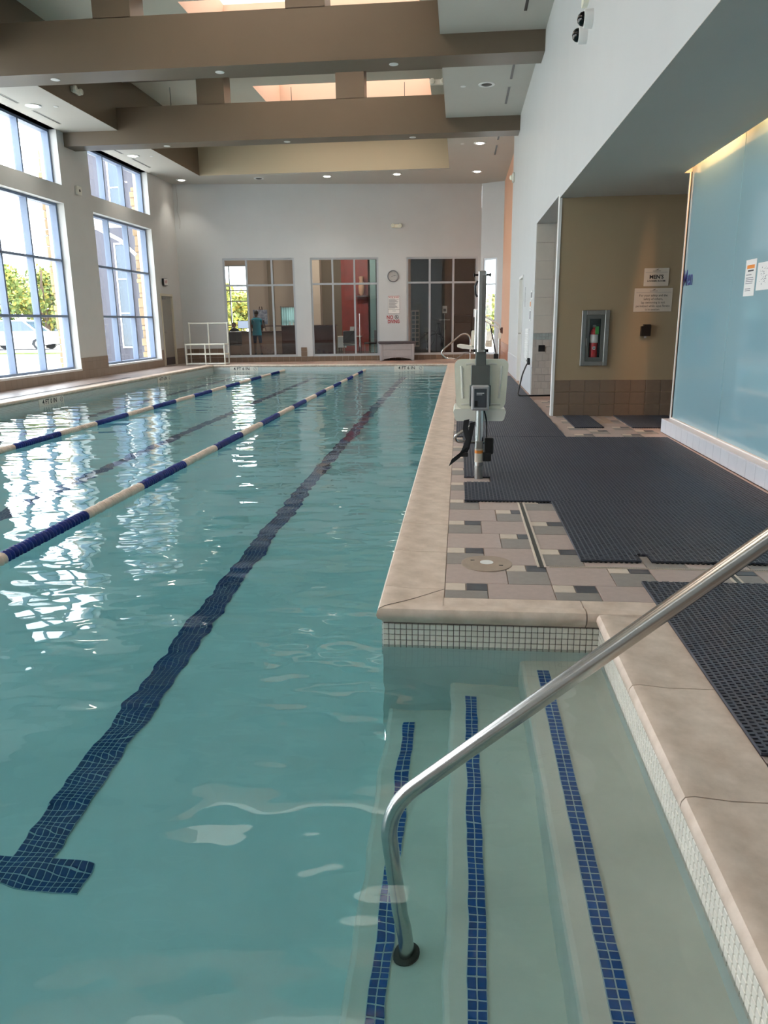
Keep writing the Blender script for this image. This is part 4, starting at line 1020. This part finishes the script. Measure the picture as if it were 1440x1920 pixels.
# ================================================================== LOBBY BEHIND THE FAR WALL
M['lobby_wall']=mat('lobby_wall_paint',(206,188,172),.6); M['lobby_tan']=mat('lobby_tan_paint',(140,124,106),.6); M['lobby_grey']=mat('lobby_dark_paint',(92,92,92),.6)
M['lobby_floor']=mat('lobby_floor',(96,88,88),.25,var=.1,vs=3); M['wood_dark']=mat('dark_wood',(74,42,38),.35,var=.15,vs=6,stretch=(1,1,6)); M['wood_mid']=mat('brown_wood',(138,112,98),.4,var=.1,vs=6,stretch=(1,1,5))
M['red_wall']=mat('red_panel',(140,48,38),.5,var=.25,vs=3,bump=.4,bs=14); M['green_glass']=mat('green_glass_wall',(120,146,146),.1,coat=.5)
q=MB(); q.prism([(-13.4,26.1),(-9.7,26.1),(-9.25,25.3),(.6,26.8),(.7,40),(-13.4,40)],-.2,-.003,'Z')
struct(q.build('floor_lobby',M['lobby_floor']),'dark lobby floor behind the far windows')
q=MB(); q.prism([(-13.4,26.1),(-9.7,26.1),(-9.25,25.3),(.6,26.8),(.7,40),(-13.4,40)],4.7,4.9,'Z')
struct(q.build('ceiling_lobby',M['lobby_tan']),'lobby ceiling behind the far windows')
# back wall with windows: local x = world X
struct(wall('wall_lobby_back',(0,36.5,0),0,-13.4,-6.6,0,4.7,.2,[(-11.25,-10.12,.3,3.95),(-8.55,-7.80,.9,2.02)],M['lobby_wall'],'pale back wall of the lobby'),'pale back wall of the lobby with two windows')
window('window_15',(0,36.5,0),0,-11.25,-10.12,.3,3.95,.02,.1,[-11.0],[1.2,2.30,2.80],'lobby back window showing sky and tree',fw=.05)
window('window_16',(0,36.5,0),0,-8.55,-7.80,.9,2.02,.02,.1,[-8.3],[1.35],'small lobby back window',fw=.05)
q=MB(); q.box(-13.4,-13.2,26,40,0,4.7); struct(q.build('wall_lobby_left',M['lobby_wall']),'left lobby wall')
q=MB(); q.box(-9.06,-8.82,36.2,36.5,0,4.7); struct(q.build('column_lobby',M['lobby_tan']),'grey brown column in the lobby')
q=MB(); q.box(-6.8,-6.6,35.2,36.6,0,4.7); q.box(-6.9,.7,35.0,35.2,0,4.7); q.box(.55,.7,26.75,35.2,0,4.9)
struct(q.build('wall_lobby_inner',M['lobby_tan']),'tan inner lobby wall')
q=MB(); q.box(-6.66,-6.15,33.9,34.4,0,4.7); struct(q.build('pillar_lobby',M['lobby_wall']),'pale pillar in the lobby behind the counter')
q=MB(); q.box(-3.0,-2.85,27.6,35,0,4.7); struct(q.build('partition_lobby',M['lobby_grey']),'dark partition between lobby and gym room')
# red feature panel and the lamp over it
t=thing('red_panel','tall glowing red textured panel behind the middle far window','wall panel',(-4.7,34.6,0))
MB().box(-.60,.60,-.06,0,0,4.4).build('panel',M['red_wall'],t)
l=bpy.data.lights.new('red_panel_beam','SPOT'); l.energy=60; l.spot_size=R(70); l.spot_blend=.6; l.shadow_soft_size=.05; l.color=(1,.55,.35)
lo=bpy.data.objects.new('red_panel_beam',l); COL.objects.link(lo); lo.parent=t; lo.location=(.15,-.7,4.5); lo.rotation_euler=(R(32),0,0)
MB().lathe([(.04,4.6),(.06,4.55),(.06,4.45),(.05,4.44)],14,c=(.15,-.7,0)).build('spot_fixture',M['black'],t,True)
t=thing('vase','pale tall vase ornament against the red panel','vase',(-4.35,34.2,2.9)); MB().lathe([(.05,-.5),(.12,-.4),(.14,-.1),(.08,.15),(.12,.3),(.05,.32)],14).build('body',mat('vase_clay',(206,160,130),.6),t,True); MB().box(-.25,.25,-.1,.28,-.54,-.5).build('bracket_shelf',M['wood_dark'],t)
q=MB(); q.box(-3.83,-3.45,33.0,33.06,0,4.6); struct(q.build('glass_screen',M['green_glass']),'grey green glass screen beside the red panel')
M['curtain']=bpy.data.materials.new('curtain_cloth'); M['curtain'].use_nodes=True
_n=M['curtain'].node_tree; _n.nodes.remove(_n.nodes['Principled BSDF']); _t=_n.nodes.new('ShaderNodeBsdfTranslucent'); _t.inputs[0].default_value=(.16,.24,.22,1)
_n.links.new(_t.outputs[0],_n.nodes['Material Output'].inputs['Surface'])
t=thing('curtain','pale green curtain hanging in the small lobby back window','curtain',(-8.17,36.42,.92))
q=MB(); n=48
for k in range(n):
    x0,x1=-.36+.72*k/n,-.36+.72*(k+1)/n; f=lambda x:.025*math.sin(x*55)
    q.quad((x0,f(x0),0),(x1,f(x1),0),(x1,f(x1),1.06),(x0,f(x0),1.06))
q.build('cloth',M['curtain'],t,True); MB().cyl((-.4,0,1.08),(.4,0,1.08),.012,n=8).build('rod',M['steel_dull'],t,True)
for s_ in (-.38,.38): MB().cyl((s_,0,1.08),(s_,.09,1.13),.010,n=8).build('bracket',M['steel_dull'],t,True)
# reception desk: low part and raised counter
t=thing('reception_desk','brown reception desk with raised dark counter behind the far windows','desk',(-7.6,32,0))
MB().cbox(-2.25,.12,-.05,.55,0,.90,.01).build('low_front',M['wood_mid'],t); MB().cbox(-2.3,.14,-.12,.62,.90,.94,.01).build('low_top',M['wood_dark'],t)
MB().cbox(.12,2.35,-.10,.5,0,1.13,.01).build('raised_front',M['wood_dark'],t); MB().cbox(.10,2.4,-.16,.55,1.13,1.17,.01).build('raised_top',M['wood_dark'],t)
MB().box(-1.35,.1,.3,.5,1.13,1.17).build('bridge_shelf',M['wood_dark'],t); MB().box(-.9,-.86,.35,.45,.94,1.13).build('shelf_post',M['wood_mid'],t)
def monitor(x,y,rz,lb):
    t=thing('computer_monitor',lb,'monitor',(x,y,.94),rz,'monitors on the reception desk')
    MB().cbox(-.27,.27,-.02,.02,.12,.45,.006).build('screen_panel',M['black'],t); MB().box(-.25,.25,.0205,.022,.14,.43).build('display',mat('lit_display',(190,205,225),.3,emit=(190,205,235),es=.6),t)
    MB().cyl((0,.0,.012),(0,0,.14),.02).build('stand',M['black'],t,True); MB().cbox(-.12,.12,-.08,.08,0,.014,.004).build('foot',M['black'],t)
monitor(-9.2,32.25,R(170),'black monitor beside the seated person'); monitor(-8.55,32.2,R(8),'black monitor beside the standing man')
for k,(x,h,c) in enumerate(((-7.15,.16,(190,200,210)),(-7.0,.12,(220,220,215)),(-6.85,.18,(90,100,120)))):
    t=thing('desk_bottle',['grey bottle on the raised counter','squat white bottle on the raised counter','tall dark bottle on the raised counter'][k],'bottle',(x,32.1,1.17)); MB().lathe([(.03,0),(.03,h*.7),(.012,h*.85),(.012,h),(0,h)],12).build('body',mat('bottle_%d'%k,c,.3),t,True)
t=thing('easel_picture','blue collage picture on an easel behind the standing man','picture',(-9.05,34.6,0))
for s in (-1,1): MB().cyl((s*.35,-.05,0),(s*.05,.05,2.0),.02).build('easel_leg',M['wood_dark'],t,True)
MB().cyl((0,.4,0),(0,.06,1.9),.02).build('easel_leg',M['wood_dark'],t,True)
pb=MB().box(-.33,.33,-.09,-.06,1.22,1.86).build('picture_board',mat('collage',(96,116,160),.4,var=.6,vs=7,second=(190,196,214)),t)
t=thing('side_table','small table with cloth and a propped white card behind the middle window','table',(-4.35,30.3,0))
MB().cbox(-.45,.45,-.3,.3,.70,.74,.01).build('top',M['lobby_wall'],t)
for x in (-.4,.4):
    for y in (-.25,.25): MB().cyl((x,y,0),(x,y,.70),.02).build('leg',M['wood_dark'],t,True)
MB().cbox(-.44,-.1,-.31,-.29,.30,.72,.006).build('cloth',M['paper'],t)
t=thing('table_card','white printed card propped on the small table','card',(-4.28,30.25,.74)); c2=MB(); c2.prism([(-.09,0),(.07,0),(.12,.36),(-.04,.36)],-.006,.006,'Y'); c2.build('card',M['paper'],t); MB().box(-.02,.06,-.0075,-.006,.08,.14).build('print',M['ink'],t)
def chair(x,y,rz,lb):
    t=thing('lobby_chair',lb,'chair',(x,y,0),rz)
    MB().cbox(-.25,.25,-.25,.25,.40,.47,.02).build('seat',M['lid_dark'],t); MB().cbox(-.25,.25,.2,.27,.47,.95,.02).build('backrest',M['lid_dark'],t)
    for a in (-.22,.22):
        for b2 in (-.22,.22): MB().cyl((a,b2,0),(a,b2,.40),.018).build('leg',M['wood_mid'],t,True)
chair(-4.2,29.2,R(10),'dark lobby chair in front of the small table'); chair(-3.55,31.0,R(-60),'dark lobby chair beside the green glass screen')
chair(-9.2,30.9,R(200),'dark lobby chair in front of the reception desk')
# pull handle seen through the middle window
t=on_far('door_pull','vertical steel pull handle in the middle far window','handle',5.90,1.0,off=.0); 
MB().cyl((0,-.03,-.55),(0,-.03,.55),.014).build('bar',M['steel'],t,True)
for z in (-.45,.45): MB().cyl((0,-.03,z),(0,.05,z),.008).build('standoff',M['steel'],t,True)
# gym room behind the dark window
q=MB(); q.box(-2.1,-1.85,29.0,29.25,.0,4.6); struct(q.build('column_gym',M['peach']),'peach column in the dark gym room')
q=MB(); q.box(-2.85,.55,32.0,32.1,0,4.7); struct(q.build('wall_gym',M['lobby_grey']),'dark back wall of the gym room')
t=thing('pigeonhole_cabinet','grey pigeonhole cabinet behind the dark far window','cabinet',(-2.05,30.4,0))
q=MB(); q.box(-.45,.45,.0,.3,.3,1.7); q.build('carcass',M['lobby_wall'],t)
hole=MB().box(-.055,.055,-.004,.001,-.065,.065).mesh('pigeonhole',M['lobby_grey'])
for i in range(6):
    for j in range(8): put('pigeonhole',hole,t,(-.375+i*.15,0,.42+j*.165))
t=thing('gym_notice','white notice on the wall above the pigeonhole cabinet','notice',(-2.12,30.38,1.95)); MB().cbox(-.16,.16,-.01,.0,-.12,.12,.002).build('sheet',M['paper'],t); MB().box(-.02,.06,-.0115,-.01,-.05,.05).build('print',M['ink_grey'],t)
t=thing('sign_stand','grey stand holding a white sign behind the dark far window','sign stand',(-.58,29.2,0))
MB().cyl((0,0,0),(0,0,1.35),.02).build('pole',M['steel'],t,True); MB().lathe([(.22,0),(.22,.02),(0,.03)],20).build('base',M['dark_metal'],t,True); MB().box(-.20,.20,-.02,.02,1.30,1.33).build('tray',M['steel'],t)
MB().box(-.085,.085,-.02,-.01,1.56,1.82).build('sign_board',M['paper'],t); MB().cyl((0,0,1.33),(0,0,1.6),.012).build('stem',M['steel'],t,True); MB().box(-.05,.05,-.0215,-.02,1.62,1.72).build('print',M['ink_grey'],t)
t=thing('exercise_bike','black exercise bike behind the dark far window','exercise bike',(-.95,30.2,0),R(20))
MB().tube([(.36*math.cos(a*math.pi/12),0,.42+.36*math.sin(a*math.pi/12)) for a in range(25)],.03,8).build('flywheel_guard',M['black'],t,True)
MB().tube(bend([(-.5,0,.05),(-.1,0,.45),(.1,0,1.15),(.0,.0,1.2)],.1),.03,8).build('frame',M['dark_metal'],t,True); MB().cbox(-.52,-.25,-.12,.12,.78,.86,.03).build('saddle',M['black'],t); MB().cyl((-.38,0,.1),(-.38,0,.8),.025).build('seat_post',M['dark_metal'],t,True)
MB().cyl((.1,-.25,1.18),(.1,.25,1.18),.02).build('handlebar',M['black'],t,True); MB().cbox(-.6,.5,-.06,.06,0,.06,.01).build('base_rail',M['black'],t)
t=thing('treadmill','dark treadmill with slanted side rails behind the dark far window','treadmill',(.1,28.8,0),R(90))
MB().cbox(-.7,.7,-.35,.35,0,.18,.03).build('deck',M['black'],t)
for s in (-1,1): MB().tube(bend([(.6,s*.33,.18),(.62,s*.33,1.25),(.1,s*.33,.95)],.08),.03,8).build('side_rail',M['black'],t,True)
MB().cbox(.56,.68,-.34,.34,1.2,1.5,.03).build('console',M['black'],t)
# lobby lamps
for x,y,lb in ((-8.6,30.5,'lobby ceiling light above the reception desk'),(-4.8,31,'lobby ceiling light near the red panel')):
    t=thing('lobby_light',lb,'ceiling light',(x,y,4.69)); MB().lathe([(.18,.0),(.18,-.04),(.15,-.05),(0,-.05)],20).build('diffuser',M['bulb'],t,True)
    l=bpy.data.lights.new('lobby_light_beam','POINT'); l.energy=150; l.shadow_soft_size=.15; l.color=(1,.9,.78); lo=bpy.data.objects.new('lobby_light_beam',l); COL.objects.link(lo); lo.parent=t; lo.location=(0,0,-.2)

# ------------------------------------------------------------------ people
M['skin']=mat('skin',(120,84,66),.6); M['shirt']=mat('turquoise_shirt',(36,152,178),.8,var=.1,vs=8); M['shorts']=mat('dark_blue_shorts',(38,52,74),.8); M['shoe']=mat('dark_shoes',(50,54,62),.7); M['hair']=mat('dark_hair',(30,26,24),.8); M['jacket']=mat('dark_jacket',(34,36,44),.8)
def skin_body(name,parent,J,E2,assign,mats):
    me=bpy.data.meshes.new(name); me.from_pydata([j[0] for j in J],E2,[]); o=bpy.data.objects.new(name+'_tmp',me); COL.objects.link(o)
    md=o.modifiers.new('s','SKIN'); md.use_smooth_shade=True
    for i,j in enumerate(J):
        r=j[1]; me.skin_vertices[0].data[i].radius=r if isinstance(r,tuple) else (r,r)
    me.skin_vertices[0].data[0].use_root=True
    sub=o.modifiers.new('d','SUBSURF'); sub.levels=2; sub.render_levels=2
    dg=bpy.context.evaluated_depsgraph_get(); m2=bpy.data.meshes.new_from_object(o.evaluated_get(dg)); bpy.data.objects.remove(o)
    m2.materials.clear()
    for m in mats: m2.materials.append(m)
    for p in m2.polygons: p.material_index=assign(p.center); p.use_smooth=True
    return put(name,m2,parent)
def head(parent,c,face,skin=M['skin'],hair=M['hair']):
    """head with face features looking along +face (angle about z)"""
    q=MB(); q.ball((0,0,0),.078,.095,.115,20,14); q.ball((0,.02,-.06),.058,.072,.065,14,10)
    q.tube([(0,.088,.02),(0,.108,-.02),(0,.098,-.032)],.012,8,rs=[.008,.015,.012])
    for s in (-1,1): q.ball((s*.08,-.005,-.005),.012,.022,.032,8,6)
    q.tube([(-.025,.088,-.062),(0,.094,-.066),(.025,.088,-.062)],.007,6)
    h=q.build('head',skin,parent,True); h.location=c; h.rotation_euler=(0,0,face)
    e=MB(); [e.ball((s*.03,.084,.012),.012,.008,.008,8,6) for s in (-1,1)]; e.build('eyes',M['ink'],h,True)
    k=MB(); k.ball((0,-.012,.03),.084,.098,.098,18,10); 
    hr=k.build('hair',hair,h,True)
    return h
def hand(parent,c,d,side,skin=M['skin']):
    q=MB(); d=Vector(d).normalized(); s=d.cross(Vector((0,1,0))).normalized(); c=Vector(c)
    q.tube([c,c+d*.05,c+d*.09],.03,8,rs=[.022,.036,.034])
    for i,ln in enumerate((.06,.075,.08,.068)):
        b=c+d*.085+s*(-.027+.018*i); q.tube([b,b+d*ln*.5+Vector((0,.008,0)),b+d*ln+Vector((0,.03,0))],.008,6,rs=[.0095,.009,.007])
    b=c+d*.03+s*(.032*side); q.tube([b,b+d*.03+s*.02*side,b+d*.06+s*.018*side],.01,6,rs=[.012,.011,.008])
    return q.build('hand',skin,parent,True)
# standing man in turquoise, seen from behind, three-quarter
t=thing('person','person in a sleeveless turquoise shirt and dark shorts standing at the reception desk','person',(-8.12,30.35,0),R(25))
J=[((0,0,.93),(.15,.115)),((0,0,1.10),(.145,.105)),((0,.0,1.30),(.165,.115)),((0,.0,1.42),(.10,.08)),((0,.01,1.50),.055),((0,.02,1.56),.052),
   ((-.19,0,1.40),.062),((-.245,.02,1.15),.047),((-.22,.14,.95),.036),((-.20,.20,.90),.028),
   ((.19,0,1.40),.062),((.24,.02,1.14),.047),((.20,.16,1.00),.036),((.18,.23,.98),.028),
   ((-.095,0,.84),.095),((-.10,.02,.47),.060),((-.10,-.01,.10),.042),((-.10,.02,.05),.042),((-.11,.14,.035),.034),
   ((.095,0,.84),.095),((.12,-.03,.47),.060),((.14,-.10,.10),.042),((.14,-.07,.05),.042),((.15,.05,.035),.034)]
E2=[(0,1),(1,2),(2,3),(3,4),(4,5),(3,6),(6,7),(7,8),(8,9),(3,10),(10,11),(11,12),(12,13),(0,14),(14,15),(15,16),(16,17),(17,18),(0,19),(19,20),(20,21),(21,22),(22,23)]
def asg(c):
    if c.z<.09: return 3
    if c.z>1.485: return 0
    if abs(c.x)>.215 and c.z>.6: return 0
    if c.z<.50: return 0
    if c.z<.84: return 2
    if abs(c.x)>.19 and c.z<1.2: return 0
    return 1
skin_body('body',t,J,E2,asg,[M['skin'],M['shirt'],M['shorts'],M['shoe']])
head(t,(0,.03,1.645),R(15)); hand(t,(-.20,.20,.895),(0,.5,-.85),1); hand(t,(.18,.23,.975),(0,.8,-.3),-1)
# loose hem of the shirt
q=MB(); n=20
prof=[(.165,.115,1.30),(.160,.118,1.10),(.182,.14,.92),(.188,.146,.80)]
vs=[(a*math.cos(2*math.pi*k/n),b2*math.sin(2*math.pi*k/n),z) for a,b2,z in prof for k in range(n)]
q._add(vs,[(i*n+k,i*n+(k+1)%n,(i+1)*n+(k+1)%n,(i+1)*n+k) for i in range(3) for k in range(n)]); q.build('shirt_hem',M['shirt'],t,True)
# seated person behind the desk
t=thing('person','person in dark clothes sitting behind the reception desk','person',(-9.85,33.05,0),R(160))
J=[((0,0,.52),(.16,.13)),((0,-.02,.72),(.15,.11)),((0,-.01,.92),(.17,.11)),((0,0,1.02),(.09,.075)),((0,.01,1.08),.052),((0,.02,1.13),.05),
   ((-.19,0,.99),.058),((-.25,.10,.78),.045),((-.18,.32,.80),.034),((.19,0,.99),.058),((.25,.10,.78),.045),((.18,.32,.80),.034),
   ((-.10,.05,.50),.088),((-.11,.42,.48),.062),((-.11,.44,.08),.042),((-.11,.55,.04),.034),((.10,.05,.50),.088),((.11,.42,.48),.062),((.11,.44,.08),.042),((.11,.55,.04),.034)]
E2=[(0,1),(1,2),(2,3),(3,4),(4,5),(3,6),(6,7),(7,8),(3,9),(9,10),(10,11),(0,12),(12,13),(13,14),(14,15),(0,16),(16,17),(17,18),(18,19)]
skin_body('body',t,J,E2,lambda c:(0 if c.z>1.06 else 2 if c.z<.55 else 1),[M['skin'],M['jacket'],M['shorts']])
head(t,(0,.03,1.20),0); hand(t,(-.18,.32,.80),(0.1,1,0),1); hand(t,(.18,.32,.80),(-.1,1,0),-1)
t=thing('office_chair','dark office chair under the seated person','chair',(-9.85,33.0,0),R(160))
MB().cbox(-.25,.25,-.22,.25,.34,.40,.02).build('seat',M['black'],t); MB().cbox(-.22,.22,-.30,-.24,.45,.95,.02).build('backrest',M['black'],t); MB().cyl((0,0,.06),(0,0,.34),.03).build('post',M['black'],t,True); MB().lathe([(.3,0),(.3,.03),(.05,.07)],5).build('base',M['black'],t)

# ================================================================== OUTSIDE THE WINDOWS
M['concrete']=mat('concrete_paving',(214,210,200),.8,var=.06,vs=.6); M['asphalt']=mat('asphalt',(120,120,122),.9,var=.1,vs=2); M['grass']=mat('lawn',(92,110,60),.9,var=.3,vs=1.2)
q=MB(); q.box(-90,-9.62,-30,46,-.5,-.12); q.box(-90,60,46,120,-.5,-.12); q.box(1.6,60,14.2,46,-.5,-.12); q.box(-90,-9.65,-60,-30,-.5,-.12)
struct(q.build('ground',M['concrete']),'bright sunlit paving outside the windows')
q=MB(); q.box(-70,-16.5,38,45.5,-.14,-.115); struct(q.build('road',M['asphalt']),'asphalt parking strip outside')
q=MB(); q.box(-70,-16.5,36.6,37.6,-.14,-.05); struct(q.build('lawn',M['grass']),'strip of lawn along the parking')
# stone clad piers between the windows outside
M['stone']=mat('limestone',(150,126,96),.8,var=.14,vs=5,rnd=.16,bump=.4,bs=18); M['mortar']=mat('stone_mortar',(120,110,96),.9)
random.seed(11)
for y0,y1,lb in ((18.24,18.86,'stone clad pier outside between the two tall windows'),(23.36,23.98,'stone clad pier outside beyond the far window'),(13.12,13.74,'stone clad pier outside before the window with the tree')):
    t=thing('stone_pier',lb,None,(-9.57,(y0+y1)/2,-.12),kind='structure'); hw=(y1-y0)/2
    MB().box(-.33,-.09,-hw+.03,hw-.03,0,5.4).build('core',M['mortar'],t)
    z=0
    while z<5.35:
        h=random.choice((.14,.18,.24,.30)); h=min(h,5.4-z); y=-hw
        while y<hw-.05:
            w=min(random.uniform(.22,.5),hw-y); w = hw-y if hw-y-w<.12 else w
            d=random.uniform(-.03,.03); MB().cbox(-.38+d,-.085,y+.006,y+w-.006,z+.006,z+h-.006,.018).build('stone',M['stone'],t); y+=w
        z+=h
# white canopy with brackets over the windows
M['canopy']=mat('white_steel',(226,228,230),.5)
for a,c2,lb in ((13.9,18.1,'white canopy over the window with the tree'),(19.0,23.2,'white canopy over the far window')):
    t=thing('window_canopy',lb,'canopy',(-9.65,a,3.85)); L0=c2-a
    MB().box(-1.5,-1.42,0,L0,.22,.36).build('outer_beam',M['canopy'],t); MB().box(-.08,0,0,L0,.22,.34).build('wall_beam',M['canopy'],t)
    sl=MB().box(-1.42,-.08,-.02,.02,.26,.32).mesh('slat',M['canopy'])
    for k in range(14): put('slat',sl,t,(0,.15+k*(L0-.3)/13,0))
    for y in (.35,L0-.35): MB().tube([(-.05,y,-.55),(-.5,y,-.12),(-1.2,y,.24)],.055,8).build('bracket',M['canopy'],t,True)
# grey wing of the building, with a tall window
M['siding']=mat('grey_siding',(78,78,88),.8,var=.04,vs=1); M['dark_glass']=mat('dark_window_glass',(58,76,92),.08,coat=.5)
t=thing('building_wing','grey building wing with a tall narrow window outside the far window','building',(-11.4,26.0,-.12))
MB().box(-2.0,2.1,0,.15,0,7.2).build('wall',M['siding'],t); MB().box(-2.0,-1.85,.15,10,0,7.2).build('side_wall',M['siding'],t); MB().box(-2.1,2.2,-.25,10,7.2,7.4).build('roof_edge',M['canopy'],t)
q=MB(); x0,x1=-.34,-.25
for a,b2 in ((.6,4.1),(4.9,6.8)):
    f=MB(); f.box(x0-.05,x0,-.04,.0,a,b2); f.box(x1+.35,x1+.40,-.04,0,a,b2); f.box(x0,x1+.35,-.04,0,b2-.05,b2); f.box(x0,x1+.35,-.04,0,a,a+.05)
    w=f.build('window_frame',M['canopy'],t)
    n=3 if b2-a>3 else 2
    for k in range(n):
        za,zb=a+.05+(b2-a-.1)*k/n,a+.05+(b2-a-.1)*(k+1)/n; MB().box(x0,x1+.35,-.02,0,za+.02,zb-.02).build('pane',M['dark_glass'],w)
        if k: MB().box(x0,x1+.35,-.04,0,za-.02,za+.02).build('glazing_bar',M['canopy'],w)
# trees
def tree(x,y,h,cr,lb,seed,c1,c2):
    rnd=random.Random(seed); t=thing('tree',lb,'tree',(x,y,-.12))
    MB().tube([(0,0,0),(.05,.05,h*.3),(-.1,0,h*.6),(0,.1,h*.85)],.2,8,rs=[.2,.16,.1,.04]).build('trunk',mat('bark_%d'%seed,(92,78,66),.9,var=.2,vs=8),t,True)
    for k in range(7):
        a=rnd.uniform(0,6.28); z=h*rnd.uniform(.3,.55); e=(cr*.7*math.cos(a),cr*.7*math.sin(a),z+h*.25); MB().tube([(0,0,z),(e[0]*.5,e[1]*.5,z+h*.15),e],.06,6,rs=[.07,.05,.02]).build('branch',bpy.data.materials['bark_%d'%seed],t,True)
    clumps=[]
    for k in range(26):
        while True:
            p=Vector((rnd.uniform(-1,1),rnd.uniform(-1,1),rnd.uniform(-1,1)))
            if p.length<1: break
        clumps.append((Vector((p.x*cr,p.y*cr,h*.62+p.z*h*.36)),rnd.uniform(.45,.8)*cr*.5))
    lm=[mat('leaf_a_%d'%seed,c1,.7),mat('leaf_b_%d'%seed,c2,.7)]
    q=MB()
    for c,r in clumps:
        for k in range(300):
            d=Vector((rnd.gauss(0,1),rnd.gauss(0,1),rnd.gauss(0,1))).normalized()*r*rnd.random()**.4; p=c+d; q.m=rnd.choice((0,0,1))
            u=Vector((rnd.gauss(0,1),rnd.gauss(0,1),rnd.gauss(0,1))).normalized(); v=u.orthogonal().normalized(); s=rnd.uniform(.09,.17)
            q._add([p-u*s,p+v*s*.55,p+u*s,p-v*s*.55],[(0,1,2,3)])
    me=bpy.data.meshes.new('foliage'); me.from_pydata(q.v,[],q.f); [me.materials.append(m) for m in lm]; me.polygons.foreach_set('material_index',q.mi); me.update()
    tag(put('foliage',me,t),kind='stuff')
tree(-26.0,46.5,5.6,2.3,'broad leafy tree behind the parked cars, seen through the second window',1,(96,112,52),(150,140,60))
tree(-33.5,52,6.0,2.6,'leafy tree further left behind the parked cars',2,(84,104,56),(130,130,60))
tree(-14.6,46,3.4,2.0,'yellow green tree seen through the lobby back window',3,(120,128,56),(196,176,70))
tree(1.55,42,2.6,1.2,'yellow green tree seen through the slim window',4,(120,128,56),(180,160,70))
tree(-20.3,55,4.2,2.4,'leafy tree behind the lobby, between the other trees',5,(96,112,60),(140,136,66))
# parked cars
def car(x,y,rz,c,lb,suv=True):
    t=thing('parked_car',lb,'car',(x,y,-.115),rz); cm=mat('car_paint_%s'%lb[:6],c,.25,coat=.8)
    z=1.0
    body=[(-2.3,.35),(-2.35,.75),(-2.25,1.02),(-1.2,1.08),(2.0,1.08),(2.25,.98),(2.32,.6),(2.28,.32),(1.85,.28),(1.72,.55),(1.45,.68),(1.15,.55),(1.02,.28),(-.98,.28),(-1.1,.55),(-1.4,.68),(-1.68,.55),(-1.8,.28)]
    b=MB(); b.prism(body,-.9,.9,'Y'); o=b.build('body',cm,t)
    top=1.68 if suv else 1.45
    cab=MB(); w0,w1=.86,.70; lo=[(-1.35,1.07),(2.15,1.07)]; hi=[(-.55,top),(1.75 if suv else 1.2,top)]
    vs=[(lo[0][0],-w0,lo[0][1]),(lo[1][0],-w0,lo[1][1]),(hi[1][0],-w1,hi[1][1]),(hi[0][0],-w1,hi[0][1]),(lo[0][0],w0,lo[0][1]),(lo[1][0],w0,lo[1][1]),(hi[1][0],w1,hi[1][1]),(hi[0][0],w1,hi[0][1])]
    cab._add(vs,[(0,1,2,3),(4,7,6,5),(0,3,7,4),(1,5,6,2),(3,2,6,7)]); cab.build('cabin_glass',M['dark_glass'],t)
    r=MB(); r.box(hi[0][0]-.05,hi[1][0]+.05,-w1-.02,w1+.02,top-.02,top+.04); r.build('roof',cm,t)
    for s in (-1,1):
        for xa,xb in ((lo[0][0],hi[0][0]),(.35,.45),(lo[1][0],hi[1][0])): MB().tube([(xa,s*(w0+.005),1.07),(xb,s*(w1+.01),top)],.045,6).build('roof_pillar',cm,t)
        for wx in (-1.4,1.43):
            w=MB().lathe([(.20,-.10),(.33,-.11),(.34,0),(.33,.11),(.20,.10)],20,c=(wx,s*.80,.34),axis='Y').build('wheel',M['black'],t,True); MB().lathe([(.20,s*.10),(.05,s*.115),(0,s*.115)],14,c=(wx,s*.80,.34),axis='Y').build('hub',M['steel_dull'],w,True)
        MB().cbox(-2.36,-2.2,s*.62-.2,s*.62+.2,.72,.9,.02).build('headlight',M['glass_clear'],t)
    return t
car(-26.3,44.0,R(185),(226,230,234),'white car parked outside, seen through the second window')
car(-31.5,44.2,R(180),(206,214,222),'silver car parked further left outside',False)
car(-28.0,53.0,R(178),(46,58,82),'dark blue car parked behind the white car')
